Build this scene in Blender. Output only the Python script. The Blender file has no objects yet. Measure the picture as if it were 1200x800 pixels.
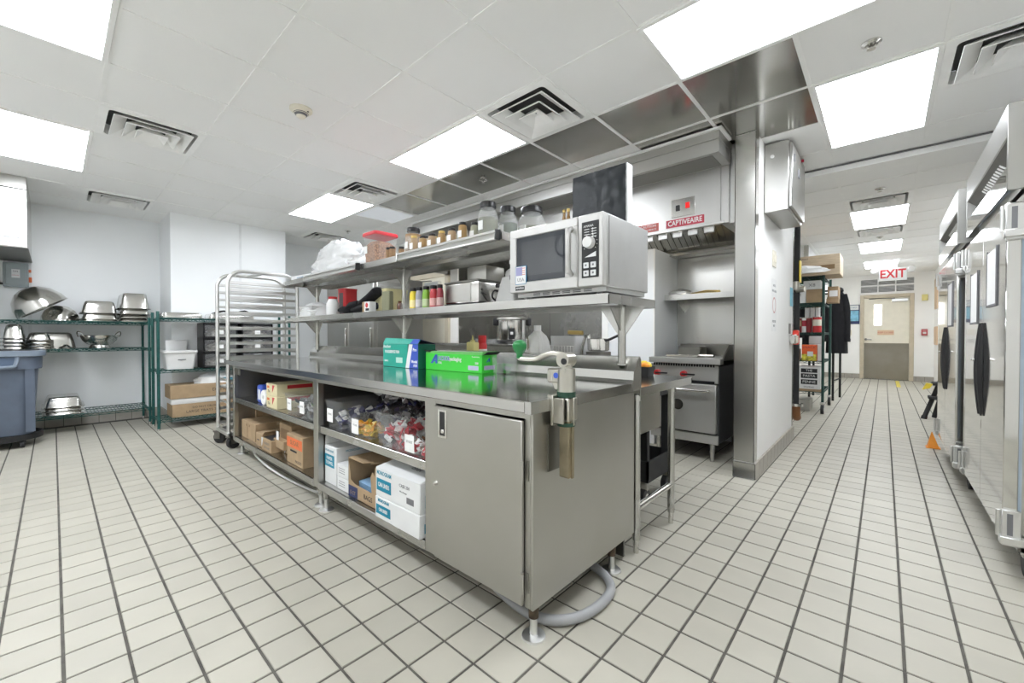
import bpy, bmesh, math, random
from mathutils import Vector, Matrix, Euler
random.seed(7)
SC = bpy.context.scene
COL = SC.collection
R = math.radians
# ------------------------------------------------------------------ camera, world, exposure
CAM_H = 1.134
cd = bpy.data.cameras.new('camera'); cam = bpy.data.objects.new('camera', cd); COL.objects.link(cam)
cd.sensor_width = 36.0; cd.lens = 484.1 / 1200 * 36; cd.clip_start = 0.02; cd.clip_end = 60
cam.location = (0, 0, CAM_H)
cam.rotation_euler = (R(90 - 0.741), 0, R(42.0))
SC.camera = cam
W = bpy.data.worlds.new('world'); SC.world = W; W.use_nodes = True
W.node_tree.nodes['Background'].inputs[0].default_value = (0.9, 0.95, 1.0, 1)
W.node_tree.nodes['Background'].inputs[1].default_value = 0.3
SC.view_settings.view_transform = 'Standard'; SC.view_settings.look = 'None'
SC.view_settings.gamma = 1.0; SC.view_settings.use_curve_mapping = False
SC.view_settings.exposure = 1.75
SC.cycles.max_bounces = 16; SC.cycles.diffuse_bounces = 12; SC.cycles.glossy_bounces = 6; SC.cycles.transparent_max_bounces = 12
LAMP = 5.2            # radiance of the fluorescent ceiling panels
CEIL = 2.742
TP = 0.15875          # floor tile pitch
GX0, GY0, G = -1.589, 0.841, 0.6096   # ceiling grid origin and pitch

# ------------------------------------------------------------------ materials
MATS = {}
def nodes(name):
    m = bpy.data.materials.new(name); m.use_nodes = True
    nt = m.node_tree; b = nt.nodes['Principled BSDF']
    return m, nt, b
def plain(name, col, rough=0.5, metal=0.0, var=0.06, scale=9.0, bump=0.0, bscale=60, spec=0.5, alpha=1.0, coat=0.0, trans=0.0, stretch=(1, 1, 1)):
    if name in MATS: return MATS[name]
    m, nt, b = nodes(name)
    tc = nt.nodes.new('ShaderNodeTexCoord'); mp = nt.nodes.new('ShaderNodeMapping')
    mp.inputs['Scale'].default_value = stretch
    nt.links.new(tc.outputs['Object'], mp.inputs[0])
    nz = nt.nodes.new('ShaderNodeTexNoise'); nz.inputs['Scale'].default_value = scale; nz.inputs['Detail'].default_value = 4
    nt.links.new(mp.outputs[0], nz.inputs['Vector'])
    rp = nt.nodes.new('ShaderNodeValToRGB')
    a = [max(0, c * (1 - var)) for c in col]; c2 = [min(1, c * (1 + var)) for c in col]
    rp.color_ramp.elements[0].position = 0.3; rp.color_ramp.elements[1].position = 0.7
    rp.color_ramp.elements[0].color = (*a, 1); rp.color_ramp.elements[1].color = (*c2, 1)
    nt.links.new(nz.outputs['Fac'], rp.inputs[0]); nt.links.new(rp.outputs[0], b.inputs['Base Color'])
    b.inputs['Roughness'].default_value = rough; b.inputs['Metallic'].default_value = metal
    b.inputs['Specular IOR Level'].default_value = spec; b.inputs['Alpha'].default_value = alpha
    b.inputs['Coat Weight'].default_value = coat; b.inputs['Transmission Weight'].default_value = trans
    if bump:
        n2 = nt.nodes.new('ShaderNodeTexNoise'); n2.inputs['Scale'].default_value = bscale; n2.inputs['Detail'].default_value = 3
        nt.links.new(mp.outputs[0], n2.inputs['Vector'])
        bp = nt.nodes.new('ShaderNodeBump'); bp.inputs['Strength'].default_value = bump; bp.inputs['Distance'].default_value = 0.004
        nt.links.new(n2.outputs['Fac'], bp.inputs['Height']); nt.links.new(bp.outputs[0], b.inputs['Normal'])
    MATS[name] = m; return m
def steel(name, col=(0.6, 0.6, 0.585), rough=0.27, dirt=0.12, stretch=(40, 40, .6), wob=0.0):
    """brushed stainless: roughness and tint vary along fine streaks and in soft smudges"""
    if name in MATS: return MATS[name]
    m, nt, b = nodes(name)
    tc = nt.nodes.new('ShaderNodeTexCoord'); mp = nt.nodes.new('ShaderNodeMapping')
    mp.inputs['Scale'].default_value = stretch; nt.links.new(tc.outputs['Object'], mp.inputs[0])
    fine = nt.nodes.new('ShaderNodeTexNoise'); fine.inputs['Scale'].default_value = 12; fine.inputs['Detail'].default_value = 2
    nt.links.new(mp.outputs[0], fine.inputs['Vector'])
    big = nt.nodes.new('ShaderNodeTexNoise'); big.inputs['Scale'].default_value = 1.6; big.inputs['Detail'].default_value = 3; big.inputs['Roughness'].default_value = 0.5
    nt.links.new(tc.outputs['Object'], big.inputs['Vector'])
    mr = nt.nodes.new('ShaderNodeMapRange'); mr.inputs[1].default_value = 0.3; mr.inputs[2].default_value = 0.7
    mr.inputs[3].default_value = rough * 0.9; mr.inputs[4].default_value = rough * 1.12
    ad = nt.nodes.new('ShaderNodeMath'); ad.operation = 'ADD'
    m1 = nt.nodes.new('ShaderNodeMath'); m1.operation = 'MULTIPLY'; m1.inputs[1].default_value = 0.1
    m2 = nt.nodes.new('ShaderNodeMath'); m2.operation = 'MULTIPLY'; m2.inputs[1].default_value = 0.9
    nt.links.new(fine.outputs['Fac'], m1.inputs[0]); nt.links.new(big.outputs['Fac'], m2.inputs[0])
    nt.links.new(m1.outputs[0], ad.inputs[0]); nt.links.new(m2.outputs[0], ad.inputs[1])
    nt.links.new(ad.outputs[0], mr.inputs[0]); nt.links.new(mr.outputs[0], b.inputs['Roughness'])
    rp = nt.nodes.new('ShaderNodeValToRGB')
    rp.color_ramp.elements[0].position = 0.28; rp.color_ramp.elements[1].position = 0.68
    rp.color_ramp.elements[0].color = (col[0] * (1 - dirt), col[1] * (1 - dirt), col[2] * (1 - dirt * 1.25), 1)
    rp.color_ramp.elements[1].color = (*col, 1)
    nt.links.new(big.outputs['Fac'], rp.inputs[0]); nt.links.new(rp.outputs[0], b.inputs['Base Color'])
    b.inputs['Metallic'].default_value = 1.0
    if wob:
        w = nt.nodes.new('ShaderNodeTexNoise'); w.inputs['Scale'].default_value = 3.0; w.inputs['Detail'].default_value = 1
        nt.links.new(tc.outputs['Object'], w.inputs['Vector'])
        bp = nt.nodes.new('ShaderNodeBump'); bp.inputs['Strength'].default_value = wob; bp.inputs['Distance'].default_value = 0.01
        nt.links.new(w.outputs['Fac'], bp.inputs['Height']); nt.links.new(bp.outputs[0], b.inputs['Normal'])
    MATS[name] = m; return m
def emit(name, col, s):
    if name in MATS: return MATS[name]
    m, nt, b = nodes(name)
    b.inputs['Base Color'].default_value = (0.9 * col[0] / max(col), 0.9 * col[1] / max(col), 0.9 * col[2] / max(col), 1); b.inputs['Roughness'].default_value = 0.4
    b.inputs['Emission Color'].default_value = (*col, 1); b.inputs['Emission Strength'].default_value = s
    MATS[name] = m; return m
def tile_mat(name, colA, colB, rough, pitch, ox, oy, speck=True):
    """per-tile tone from the tile's own grid cell"""
    m, nt, b = nodes(name)
    geo = nt.nodes.new('ShaderNodeNewGeometry')
    sub = nt.nodes.new('ShaderNodeVectorMath'); sub.operation = 'SUBTRACT'; sub.inputs[1].default_value = (ox, oy, 0)
    nt.links.new(geo.outputs['Position'], sub.inputs[0])
    dv = nt.nodes.new('ShaderNodeVectorMath'); dv.operation = 'MULTIPLY'; dv.inputs[1].default_value = (1 / pitch, 1 / pitch, 0)
    nt.links.new(sub.outputs[0], dv.inputs[0])
    fl = nt.nodes.new('ShaderNodeVectorMath'); fl.operation = 'FLOOR'; nt.links.new(dv.outputs[0], fl.inputs[0])
    wn = nt.nodes.new('ShaderNodeTexWhiteNoise'); wn.noise_dimensions = '3D'; nt.links.new(fl.outputs[0], wn.inputs[0])
    rp = nt.nodes.new('ShaderNodeValToRGB')
    rp.color_ramp.elements[0].color = (*colA, 1); rp.color_ramp.elements[1].color = (*colB, 1)
    nt.links.new(wn.outputs['Value'], rp.inputs[0])
    nz = nt.nodes.new('ShaderNodeTexNoise'); nz.inputs['Scale'].default_value = 5; nz.inputs['Detail'].default_value = 6
    nt.links.new(geo.outputs['Position'], nz.inputs['Vector'])
    mx = nt.nodes.new('ShaderNodeMixRGB'); mx.blend_type = 'MULTIPLY'; mx.inputs[0].default_value = 0.16
    nt.links.new(rp.outputs[0], mx.inputs[1]); nt.links.new(nz.outputs['Fac'], mx.inputs[2])
    nt.links.new(mx.outputs[0], b.inputs['Base Color'])
    b.inputs['Roughness'].default_value = rough
    n2 = nt.nodes.new('ShaderNodeTexNoise'); n2.inputs['Scale'].default_value = 220; n2.inputs['Detail'].default_value = 2
    nt.links.new(geo.outputs['Position'], n2.inputs['Vector'])
    bp = nt.nodes.new('ShaderNodeBump'); bp.inputs['Strength'].default_value = 0.06; bp.inputs['Distance'].default_value = 0.002
    nt.links.new(n2.outputs['Fac'], bp.inputs['Height']); nt.links.new(bp.outputs[0], b.inputs['Normal'])
    MATS[name] = m; return m

TX0, TY0 = -12.6076 * TP, 7.0807 * TP
M_tile = tile_mat('quarry tile', (0.455, 0.434, 0.368), (0.505, 0.482, 0.41), 0.45, TP, TX0, TY0)
M_grout = plain('dark grout', (0.10, 0.094, 0.082), 0.9, var=0.35, scale=14)
M_basetile = plain('base tile', (0.36, 0.335, 0.29), 0.45, var=0.12, scale=6)
M_wall = plain('white wall panel', (0.885, 0.905, 0.915), 0.38, var=0.02, scale=1.5)
M_wallwarm = plain('white painted wall', (0.91, 0.905, 0.885), 0.6, var=0.015, scale=2)
M_cream = plain('cream paint', (0.80, 0.76, 0.64), 0.5, var=0.03)
M_tan = plain('tan door frame paint', (0.56, 0.49, 0.37), 0.5, var=0.06)
M_ctile = plain('vinyl ceiling tile', (0.90, 0.90, 0.89), 0.55, var=0.012, scale=1.2, bump=0.08, bscale=90)
M_rail = plain('white painted rail', (0.90, 0.90, 0.885), 0.45, var=0.02)
M_void = plain('dark plenum', (0.08, 0.08, 0.08), 0.9)
M_ventw = plain('white painted vent', (0.90, 0.90, 0.885), 0.4, var=0.03)
M_diff = emit('lit diffuser', (0.945, 0.985, 1.045), LAMP)
M_diffdim = emit('dim diffuser', (0.945, 0.985, 1.045), LAMP * 0.012)
S_top = steel('worktop steel', (0.60, 0.595, 0.58), 0.13, 0.10, (.6, 40, 40))
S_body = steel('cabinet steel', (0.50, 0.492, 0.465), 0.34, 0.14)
S_dark = steel('aged shaded steel', (0.27, 0.265, 0.25), 0.36, 0.22)  # tone lowered for shade inside the table base; shared by other dark parts
S_shelf = steel('shelf steel', (0.56, 0.555, 0.54), 0.26, 0.12, (.6, 40, 40))
S_wall = steel('wall cladding steel', (0.62, 0.615, 0.60), 0.24, 0.16, wob=0.05)
S_hood = steel('hood steel', (0.53, 0.525, 0.51), 0.36, 0.12, (.6, 40, 40))
S_mirror = steel('polished door steel', (0.72, 0.715, 0.70), 0.07, 0.08, (40, 40, .6), wob=0.03)
S_ceil = steel('stainless ceiling panel', (0.43, 0.42, 0.395), 0.16, 0.2, (1, 1, 1), wob=0.1)
S_pan = steel('steam pan steel', (0.72, 0.71, 0.69), 0.16, 0.1)
S_alu = steel('rack aluminium', (0.74, 0.74, 0.73), 0.36, 0.08)
S_leg = steel('leg steel', (0.55, 0.545, 0.53), 0.25, 0.25)
S_nickel = steel('nickel plated casting', (0.56, 0.54, 0.49), 0.28, 0.15)
S_range = steel('range steel', (0.60, 0.595, 0.58), 0.48, 0.12)
M_rust = plain('rusted leg sleeve', (0.085, 0.06, 0.04), 0.75, metal=0.3, var=0.5, scale=30)
M_black = plain('black plastic', (0.012, 0.012, 0.013), 0.35)
M_blackmat = plain('matt black', (0.018, 0.018, 0.019), 0.7)
M_rubber = plain('black rubber', (0.02, 0.02, 0.021), 0.6)
M_charcoal = plain('charcoal enamel', (0.045, 0.045, 0.047), 0.4)
M_teal = plain('green epoxy wire', (0.012, 0.085, 0.075), 0.4, var=0.25, scale=25)
M_tealdk = plain('dark green epoxy wire', (0.01, 0.05, 0.04), 0.4, var=0.25, scale=25)
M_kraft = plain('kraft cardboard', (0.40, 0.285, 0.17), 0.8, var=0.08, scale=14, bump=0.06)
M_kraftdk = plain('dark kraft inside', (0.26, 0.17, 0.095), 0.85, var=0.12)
M_wcard = plain('white cardboard', (0.74, 0.75, 0.75), 0.6, var=0.03)
M_paper = plain('white paper', (0.86, 0.86, 0.85), 0.7, var=0.02)
M_tape = plain('packing tape', (0.58, 0.46, 0.31), 0.25, var=0.05)
M_ink = plain('black ink', (0.02, 0.02, 0.025), 0.6)
M_greyink = plain('grey ink', (0.18, 0.18, 0.19), 0.6)
M_blueink = plain('blue ink', (0.02, 0.17, 0.34), 0.5)
M_tealink = plain('teal print', (0.0, 0.235, 0.36), 0.5)
M_navy = plain('navy print', (0.02, 0.03, 0.11), 0.5)
M_royal = plain('royal blue print', (0.035, 0.09, 0.48), 0.35)
M_tealbox = plain('teal carton print', (0.015, 0.36, 0.27), 0.35, var=0.04)
M_dkgreen = plain('dark green carton', (0.01, 0.14, 0.085), 0.4)
M_lime = plain('bright green carton', (0.045, 0.60, 0.045), 0.35, var=0.04)
M_white = plain('white plastic', (0.74, 0.74, 0.73), 0.35, var=0.02)
M_milky = plain('milky plastic', (0.90, 0.90, 0.88), 0.45)
M_red = plain('red plastic', (0.55, 0.025, 0.03), 0.35)
M_redlabel = plain('red sticker', (0.42, 0.03, 0.055), 0.4)
M_orange = plain('orange plastic', (0.85, 0.30, 0.015), 0.45)
M_orangeprint = plain('orange print', (0.70, 0.16, 0.05), 0.6)
M_yellow = plain('yellow plastic', (0.80, 0.62, 0.05), 0.4)
M_paleyel = plain('pale yellow plastic', (0.82, 0.74, 0.30), 0.4)
M_green = plain('green plastic', (0.01, 0.20, 0.045), 0.3)
M_binblue = plain('blue grey bin plastic', (0.10, 0.125, 0.17), 0.5, var=0.08)
M_binrim = plain('pale blue rim plastic', (0.185, 0.225, 0.28), 0.45, var=0.06)
M_greypipe = plain('grey conduit', (0.32, 0.325, 0.33), 0.4)
M_elec = plain('grey enamel box', (0.30, 0.345, 0.355), 0.5)
M_clear = plain('clear plastic', (0.86, 0.88, 0.88), 0.08, alpha=0.065, var=0.01)
M_clearjar = plain('clear jar plastic', (0.85, 0.86, 0.85), 0.12, alpha=0.15, var=0.01)
M_frost = plain('frosted plastic', (0.72, 0.73, 0.73), 0.3, alpha=0.32, var=0.02)
M_glassdk = plain('dark oven glass', (0.035, 0.04, 0.048), 0.06, var=0.0, spec=0.6)
M_glasswin = plain('wired glass', (0.75, 0.78, 0.78), 0.1)
M_drawer = plain('smoky clear plastic', (0.40, 0.40, 0.40), 0.2, alpha=0.30, var=0.02)
S_wallb = steel('cook line cladding', (0.36, 0.355, 0.34), 0.26, 0.16)
M_foil = plain('crumpled foil', (0.75, 0.75, 0.74), 0.3, metal=0.9, bump=0.8, bscale=30)
M_brass = plain('brass', (0.62, 0.45, 0.16), 0.3, metal=0.9)
M_wood = plain('pale wood', (0.50, 0.40, 0.28), 0.55, var=0.12, stretch=(1, 1, 8))
M_fabric = plain('black cloth', (0.012, 0.012, 0.014), 0.95, var=0.2, bump=0.3, bscale=25)
M_film = plain('black stretch film', (0.045, 0.052, 0.06), 0.3, bump=0.12, bscale=9)
M_bag = plain('thin white plastic bag', (0.86, 0.87, 0.87), 0.22, alpha=0.72, bump=0.9, bscale=22, var=0.02)
M_pouch = plain('white packing film', (0.80, 0.81, 0.80), 0.3, bump=0.8, bscale=30)

# ------------------------------------------------------------------ mesh builders
class B:
    def __init__(s): s.bm = bmesh.new()
    def box(s, x0, x1, y0, y1, z0, z1, bev=0.0, seg=1):
        r = bmesh.ops.create_cube(s.bm, size=1.0)
        vs = r['verts']
        for v in vs:
            v.co = Vector((x0 if v.co.x < 0 else x1, y0 if v.co.y < 0 else y1, z0 if v.co.z < 0 else z1))
        if bev:
            es = set(e for v in vs for e in v.link_edges)
            bmesh.ops.bevel(s.bm, geom=list(es), offset=bev, segments=seg, profile=0.5, affect='EDGES')
        return s
    def cyl(s, p0, p1, r0, r1=None, seg=16, cap=True):
        p0, p1 = Vector(p0), Vector(p1); r1 = r0 if r1 is None else r1
        d = p1 - p0; q = d.to_track_quat('Z', 'Y').to_matrix()
        ra, rb = [], []
        for k in range(seg):
            a = 2 * math.pi * k / seg; u = Vector((math.cos(a), math.sin(a), 0))
            ra.append(s.bm.verts.new(p0 + q @ (u * r0))); rb.append(s.bm.verts.new(p1 + q @ (u * r1)))
        for k in range(seg):
            s.bm.faces.new((ra[k], ra[(k + 1) % seg], rb[(k + 1) % seg], rb[k]))
        if cap:
            s.bm.faces.new(ra[::-1]); s.bm.faces.new(rb)
        return s
    def tube(s, pts, r, seg=8):
        pts = [Vector(p) for p in pts]; rings = []
        n = len(pts); up = Vector((0, 0, 1))
        for i, p in enumerate(pts):
            t = (pts[min(i + 1, n - 1)] - pts[max(i - 1, 0)]).normalized()
            a = t.cross(up)
            if a.length < 1e-3: a = t.cross(Vector((1, 0, 0)))
            a.normalize(); b = a.cross(t); up = b
            rr = r[i] if isinstance(r, (list, tuple)) else r
            rings.append([s.bm.verts.new(p + (a * math.cos(2 * math.pi * k / seg) + b * math.sin(2 * math.pi * k / seg)) * rr) for k in range(seg)])
        for i in range(n - 1):
            for k in range(seg):
                s.bm.faces.new((rings[i][k], rings[i][(k + 1) % seg], rings[i + 1][(k + 1) % seg], rings[i + 1][k]))
        s.bm.faces.new(rings[0][::-1]); s.bm.faces.new(rings[-1])
        return s
    def lathe(s, prof, c=(0, 0, 0), seg=24, m=None):
        c = Vector(c); m = m or Matrix.Identity(3); rings = []
        for (r, z) in prof:
            if r < 1e-5: rings.append([s.bm.verts.new(c + m @ Vector((0, 0, z)))])
            else: rings.append([s.bm.verts.new(c + m @ Vector((r * math.cos(2 * math.pi * k / seg), r * math.sin(2 * math.pi * k / seg), z))) for k in range(seg)])
        for i in range(len(rings) - 1):
            a, b = rings[i], rings[i + 1]
            for k in range(seg):
                k2 = (k + 1) % seg
                if len(a) == 1 and len(b) == 1: continue
                if len(a) == 1: s.bm.faces.new((a[0], b[k2], b[k]))
                elif len(b) == 1: s.bm.faces.new((a[k], a[k2], b[0]))
                else: s.bm.faces.new((a[k], a[k2], b[k2], b[k]))
        return s
    def prism(s, poly, axis, a, b):
        """polygon in the plane across `axis`, extruded from a to b (x: (y,z); y: (x,z); z: (x,y))"""
        def P(u, v, w):
            return {'x': (w, u, v), 'y': (u, w, v), 'z': (u, v, w)}[axis]
        A = [s.bm.verts.new(P(u, v, a)) for u, v in poly]; Bv = [s.bm.verts.new(P(u, v, b)) for u, v in poly]
        n = len(poly)
        for k in range(n): s.bm.faces.new((A[k], A[(k + 1) % n], Bv[(k + 1) % n], Bv[k]))
        s.bm.faces.new(A[::-1]); s.bm.faces.new(Bv)
        return s
    def loft(s, sections, cap=True, close=True):
        end_only = cap == 'end'
        rings = [[s.bm.verts.new(p) for p in sec] for sec in sections]
        n = len(rings[0])
        for i in range(len(rings) - 1):
            for k in range(n if close else n - 1):
                s.bm.faces.new((rings[i][k], rings[i][(k + 1) % n], rings[i + 1][(k + 1) % n], rings[i + 1][k]))
        if cap:
            if not end_only: s.bm.faces.new(rings[0][::-1])
            s.bm.faces.new(rings[-1])
        return s
    def xform(s, mtx):
        bmesh.ops.transform(s.bm, matrix=mtx, verts=s.bm.verts); return s
def rrect(w, d, r, n=4, z=0.0, cx=0, cy=0):
    out = []
    for (sx, sy, a0) in ((1, 1, 0), (-1, 1, 90), (-1, -1, 180), (1, -1, 270)):
        for k in range(n + 1):
            a = R(a0 + 90 * k / n)
            out.append((cx + sx * (w / 2 - r) + r * math.cos(a), cy + sy * (d / 2 - r) + r * math.sin(a), z))
    return out
OFF = {}
def mk(name, b, mat, parent=None, label=None, smooth=40, kind=None):
    bm = b.bm
    o_ = OFF.get(parent.as_pointer(), Vector((0, 0, 0))) if parent else Vector((0, 0, 0))
    if o_.length: bmesh.ops.translate(bm, vec=-o_, verts=bm.verts)
    bmesh.ops.recalc_face_normals(bm, faces=bm.faces)
    me = bpy.data.meshes.new(name); bm.to_mesh(me); bm.free()
    if smooth:
        for p in me.polygons: p.use_smooth = True
        me.set_sharp_from_angle(angle=R(smooth))
    ms = mat if isinstance(mat, (list, tuple)) else [mat]
    for m in ms: me.materials.append(m)
    ob = bpy.data.objects.new(name, me); COL.objects.link(ob)
    if parent:
        ob.parent = parent; OFF[ob.as_pointer()] = o_
    if label: ob['label'] = label
    if kind: ob['kind'] = kind
    return ob
def thing(name, label, cat, loc=(0, 0, 0), rz=0.0, group=None, local=False):
    e = bpy.data.objects.new(name, None); COL.objects.link(e)
    e.empty_display_size = 0.05; e.location = loc; e.rotation_euler = (0, 0, R(rz))
    e['label'] = label; e['category'] = cat
    if group: e['group'] = group
    OFF[e.as_pointer()] = Vector((0, 0, 0)) if local else Vector(loc)
    return e
def single(name, b, mat, label, cat, loc=None, rz=0, group=None, smooth=40, kind=None):
    """a thing that is one mesh, built in local coordinates when loc is given"""
    o = mk(name, b, mat, smooth=smooth)
    if loc: o.location = loc; o.rotation_euler = (0, 0, R(rz))
    o['label'] = label; o['category'] = cat
    if group: o['group'] = group
    if kind: o['kind'] = kind
    return o
def struct(name, b, mat, parent=None, smooth=30):
    o = mk(name, b, mat, parent, smooth=smooth)
    if not parent: o['kind'] = 'structure'
    return o
def dup(root, loc, rz=None, label=None, group=None):
    r = root.copy(); COL.objects.link(r); r.location = loc
    if rz is not None: r.rotation_euler = (0, 0, R(rz))
    if label: r['label'] = label
    if group: r['group'] = group
    for ch in list(root.children):
        c = ch.copy(); COL.objects.link(c); c.parent = r
        for g in list(ch.children):
            d = g.copy(); COL.objects.link(d); d.parent = c
    return r
FACE = {'front': (90, 0, 0), 'right': (90, 0, 90), 'left': (90, 0, -90), 'back': (90, 0, 180), 'top': (0, 0, 0)}
TXT = {}
def text(s, size, mat, parent, loc, face='front', name='lettering', align='CENTER', bold=0.0, sx=1.0, rot=None):
    """flat lettering a fraction of a millimetre proud of the surface it is printed on"""
    cu = bpy.data.curves.new('lettering', 'FONT'); cu.body = s; cu.size = size; cu.align_x = align; cu.align_y = 'CENTER'
    cu.extrude = 0.0003; cu.offset = bold; cu.resolution_u = 2
    t = bpy.data.objects.new('tmp', cu)
    me = bpy.data.meshes.new_from_object(t)
    bpy.data.objects.remove(t); bpy.data.curves.remove(cu)
    me.materials.clear(); me.materials.append(mat)
    o = bpy.data.objects.new(name, me); COL.objects.link(o)
    o.parent = parent
    off = OFF.get(parent.as_pointer(), Vector((0, 0, 0))) if parent else Vector((0, 0, 0))
    OFF[o.as_pointer()] = off
    o.location = Vector(loc) - off
    f = rot or FACE[face]
    o.rotation_euler = (R(f[0]), R(f[1]), R(f[2])); o.scale = (sx, 1, 1)
    return o
# ------------------------------------------------------------------ floor
def project(x, y, z):
    c, s_ = math.cos(R(42)), math.sin(R(42)); p = R(-0.741)
    dx, dy, dz = x, y, z - CAM_H
    r = dx * c + dy * s_
    f0 = -dx * s_ + dy * c
    f = f0 * math.cos(p) + dz * math.sin(p); u = -f0 * math.sin(p) + dz * math.cos(p)
    if f < 0.05: return None
    return 600 + 484.1 * r / f, 400 - 484.1 * u / f, f
XL, XR, YS, YN = -7.7, 1.35, -1.1, 14.5
floor = struct('floor', B().box(XL - .3, XR + .3, YS - .3, YN + .3, -0.12, -0.004), M_grout)
def tile_mesh(w, d, h, ch):
    b = B(); a, e = w / 2, d / 2
    top = [(-a + ch, -e + ch, 0), (a - ch, -e + ch, 0), (a - ch, e - ch, 0), (-a + ch, e - ch, 0)]
    mid = [(-a, -e, -ch), (a, -e, -ch), (a, e, -ch), (-a, e, -ch)]
    lo = [(-a, -e, -h), (a, -e, -h), (a, e, -h), (-a, e, -h)]
    b.loft([lo, mid, top]); return b
tb = tile_mesh(TP - 0.0095, TP - 0.0095, 0.008, 0.0018).bm
bmesh.ops.recalc_face_normals(tb, faces=tb.faces)
tme = bpy.data.meshes.new('tile'); tb.to_mesh(tme); tb.free(); tme.materials.append(M_tile)
cells = []
i0, i1 = math.ceil((XL - TX0) / TP), math.floor((XR - TX0) / TP)
j0, j1 = math.ceil((YS - TY0) / TP), math.floor((YN - TY0) / TP)
for i in range(i0, i1):
    for j in range(j0, j1):
        x, y = TX0 + (i + .5) * TP, TY0 + (j + .5) * TP
        p = project(x, y, 0)
        vis = p and -40 < p[0] < 1240 and p[1] < 830
        under = -4.75 < x < -1.0 and 1.35 < y < 2.0
        cells.append((p[2] if (vis and not under) else 99, x, y))
cells.sort()
for (f, x, y) in cells[:300]:
    o = bpy.data.objects.new('tile', tme); COL.objects.link(o); o.parent = floor; o.location = (x, y, 0)
vv, ff = [], []
tv = [tuple(v.co) for v in tme.vertices]; tf = [tuple(p.vertices) for p in tme.polygons]
for (f, x, y) in cells[300:]:
    n = len(vv); vv += [(a + x, b_ + y, c) for a, b_, c in tv]; ff += [tuple(k + n for k in q) for q in tf]
fm = bpy.data.meshes.new('tile_field'); fm.from_pydata(vv, [], ff); fm.materials.append(M_tile)
fo = bpy.data.objects.new('tile_field', fm); COL.objects.link(fo); fo.parent = floor; fo['kind'] = 'stuff'; fo['label'] = 'square beige floor tiles further off'

# ------------------------------------------------------------------ ceiling
def gx(i): return GX0 + G * i
def gy(j): return GY0 + G * j
ceil_ = struct('ceiling', B().box(XL - .3, XR + .3, YS - .3, YN + .3, CEIL + 0.08, CEIL + 0.2), M_rail)
LIGHTS = [(-3, -2, 2, 1, 'first'), (-7, -2, 2, 1, ''), (-3, 2, 2, 1, ''), (-7, 2, 2, 1, ''), (1, 2, 2, 1, ''), (2, 4, 1, 2, ''), (2, 10, 1, 2, ''), (2, 14, 1, 2, ''), (2, 18, 1, 2, ''), (-6, 3, 1, 1, 'dim'),
          (1, -2, 2, 1, 'hidden')]
VENTS = [(-1, 2), (-5, -1), (-9, -1), (-5, 2), (-9, 3), (3, 4), (2, 9), (2, 12)]
taken = set()
for (i, j, w, d, k) in LIGHTS:
    for a in range(w):
        for c in range(d): taken.add((i + a, j + c))
taken |= set(VENTS)
SST = {(i, 3) for i in range(-5, 2)} | {(1, 4), (0, 4)}
cm = B().loft([rrect(G - 0.002, G - 0.002, 0.001, 1, 0.012), rrect(G - 0.002, G - 0.002, 0.001, 1, 0.0045)])
bmesh.ops.recalc_face_normals(cm.bm, faces=cm.bm.faces)
cme = bpy.data.meshes.new('ceiling_tile'); cm.bm.to_mesh(cme); cm.bm.free()
cms = cme.copy(); cme.materials.append(M_ctile); cms.materials.append(S_ceil)
cc = []
for i in range(-10, 5):
    for j in range(-4, 23):
        if (i, j) in taken: continue
        x, y = gx(i + .5), gy(j + .5)
        if y > 4.9 and x < -1.7: continue
        p = project(x, y, CEIL)
        vis = p and -120 < p[0] < 1320 and p[1] > -120
        cc.append((p[2] if vis else 99, i, j))
cc.sort()
rest = B()
for n, (f, i, j) in enumerate(cc):
    if n < 300 and f < 99:
        s_ = (i, j) in SST
        o = bpy.data.objects.new('ceiling_tile', cms if s_ else cme); COL.objects.link(o); o.parent = ceil_
        o.location = (gx(i + .5), gy(j + .5), CEIL)
        if s_: o['label'] = 'stainless steel ceiling panel'
    else:
        rest.box(gx(i) + .001, gx(i + 1) - .001, gy(j) + .001, gy(j + 1) - .001, CEIL + .0045, CEIL + .012)
if len(rest.bm.verts): mk('ceiling_tile_field', rest, M_ctile, ceil_, smooth=0, kind='stuff')
else: rest.bm.free()
def runs(vals):
    out = []
    for v in vals:
        if out and out[-1][1] == v: out[-1][1] = v + 1
        else: out.append([v, v + 1])
    return out
inx, iny = set(), set()          # rail pieces that would cross the inside of a light
for (i, j, w, d, k) in LIGHTS:
    for a in range(1, w): inx |= {(i + a, j + c) for c in range(d)}
    for c in range(1, d): iny |= {(i + a, j + c) for a in range(w)}
for i in range(-10, 6):
    for j0_, j1_ in runs([j for j in range(-4, 23) if (i, j) not in inx and (gy(j) < 4.85 or gx(i) > -1.8)]):
        mk('ceiling_rail', B().box(gx(i) - .012, gx(i) + .012, gy(j0_) + .0, gy(j1_), CEIL, CEIL + .006), M_rail, ceil_, smooth=0)
for j in range(-4, 23):
    for i0_, i1_ in runs([i for i in range(-10, 5) if (i, j) not in iny and (gy(j) < 4.85 or gx(i) > -1.8)]):
        mk('ceiling_rail', B().box(gx(i0_), gx(i1_), gy(j) - .012, gy(j) + .012, CEIL + .0006, CEIL + .0066), M_rail, ceil_, smooth=0)

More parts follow.
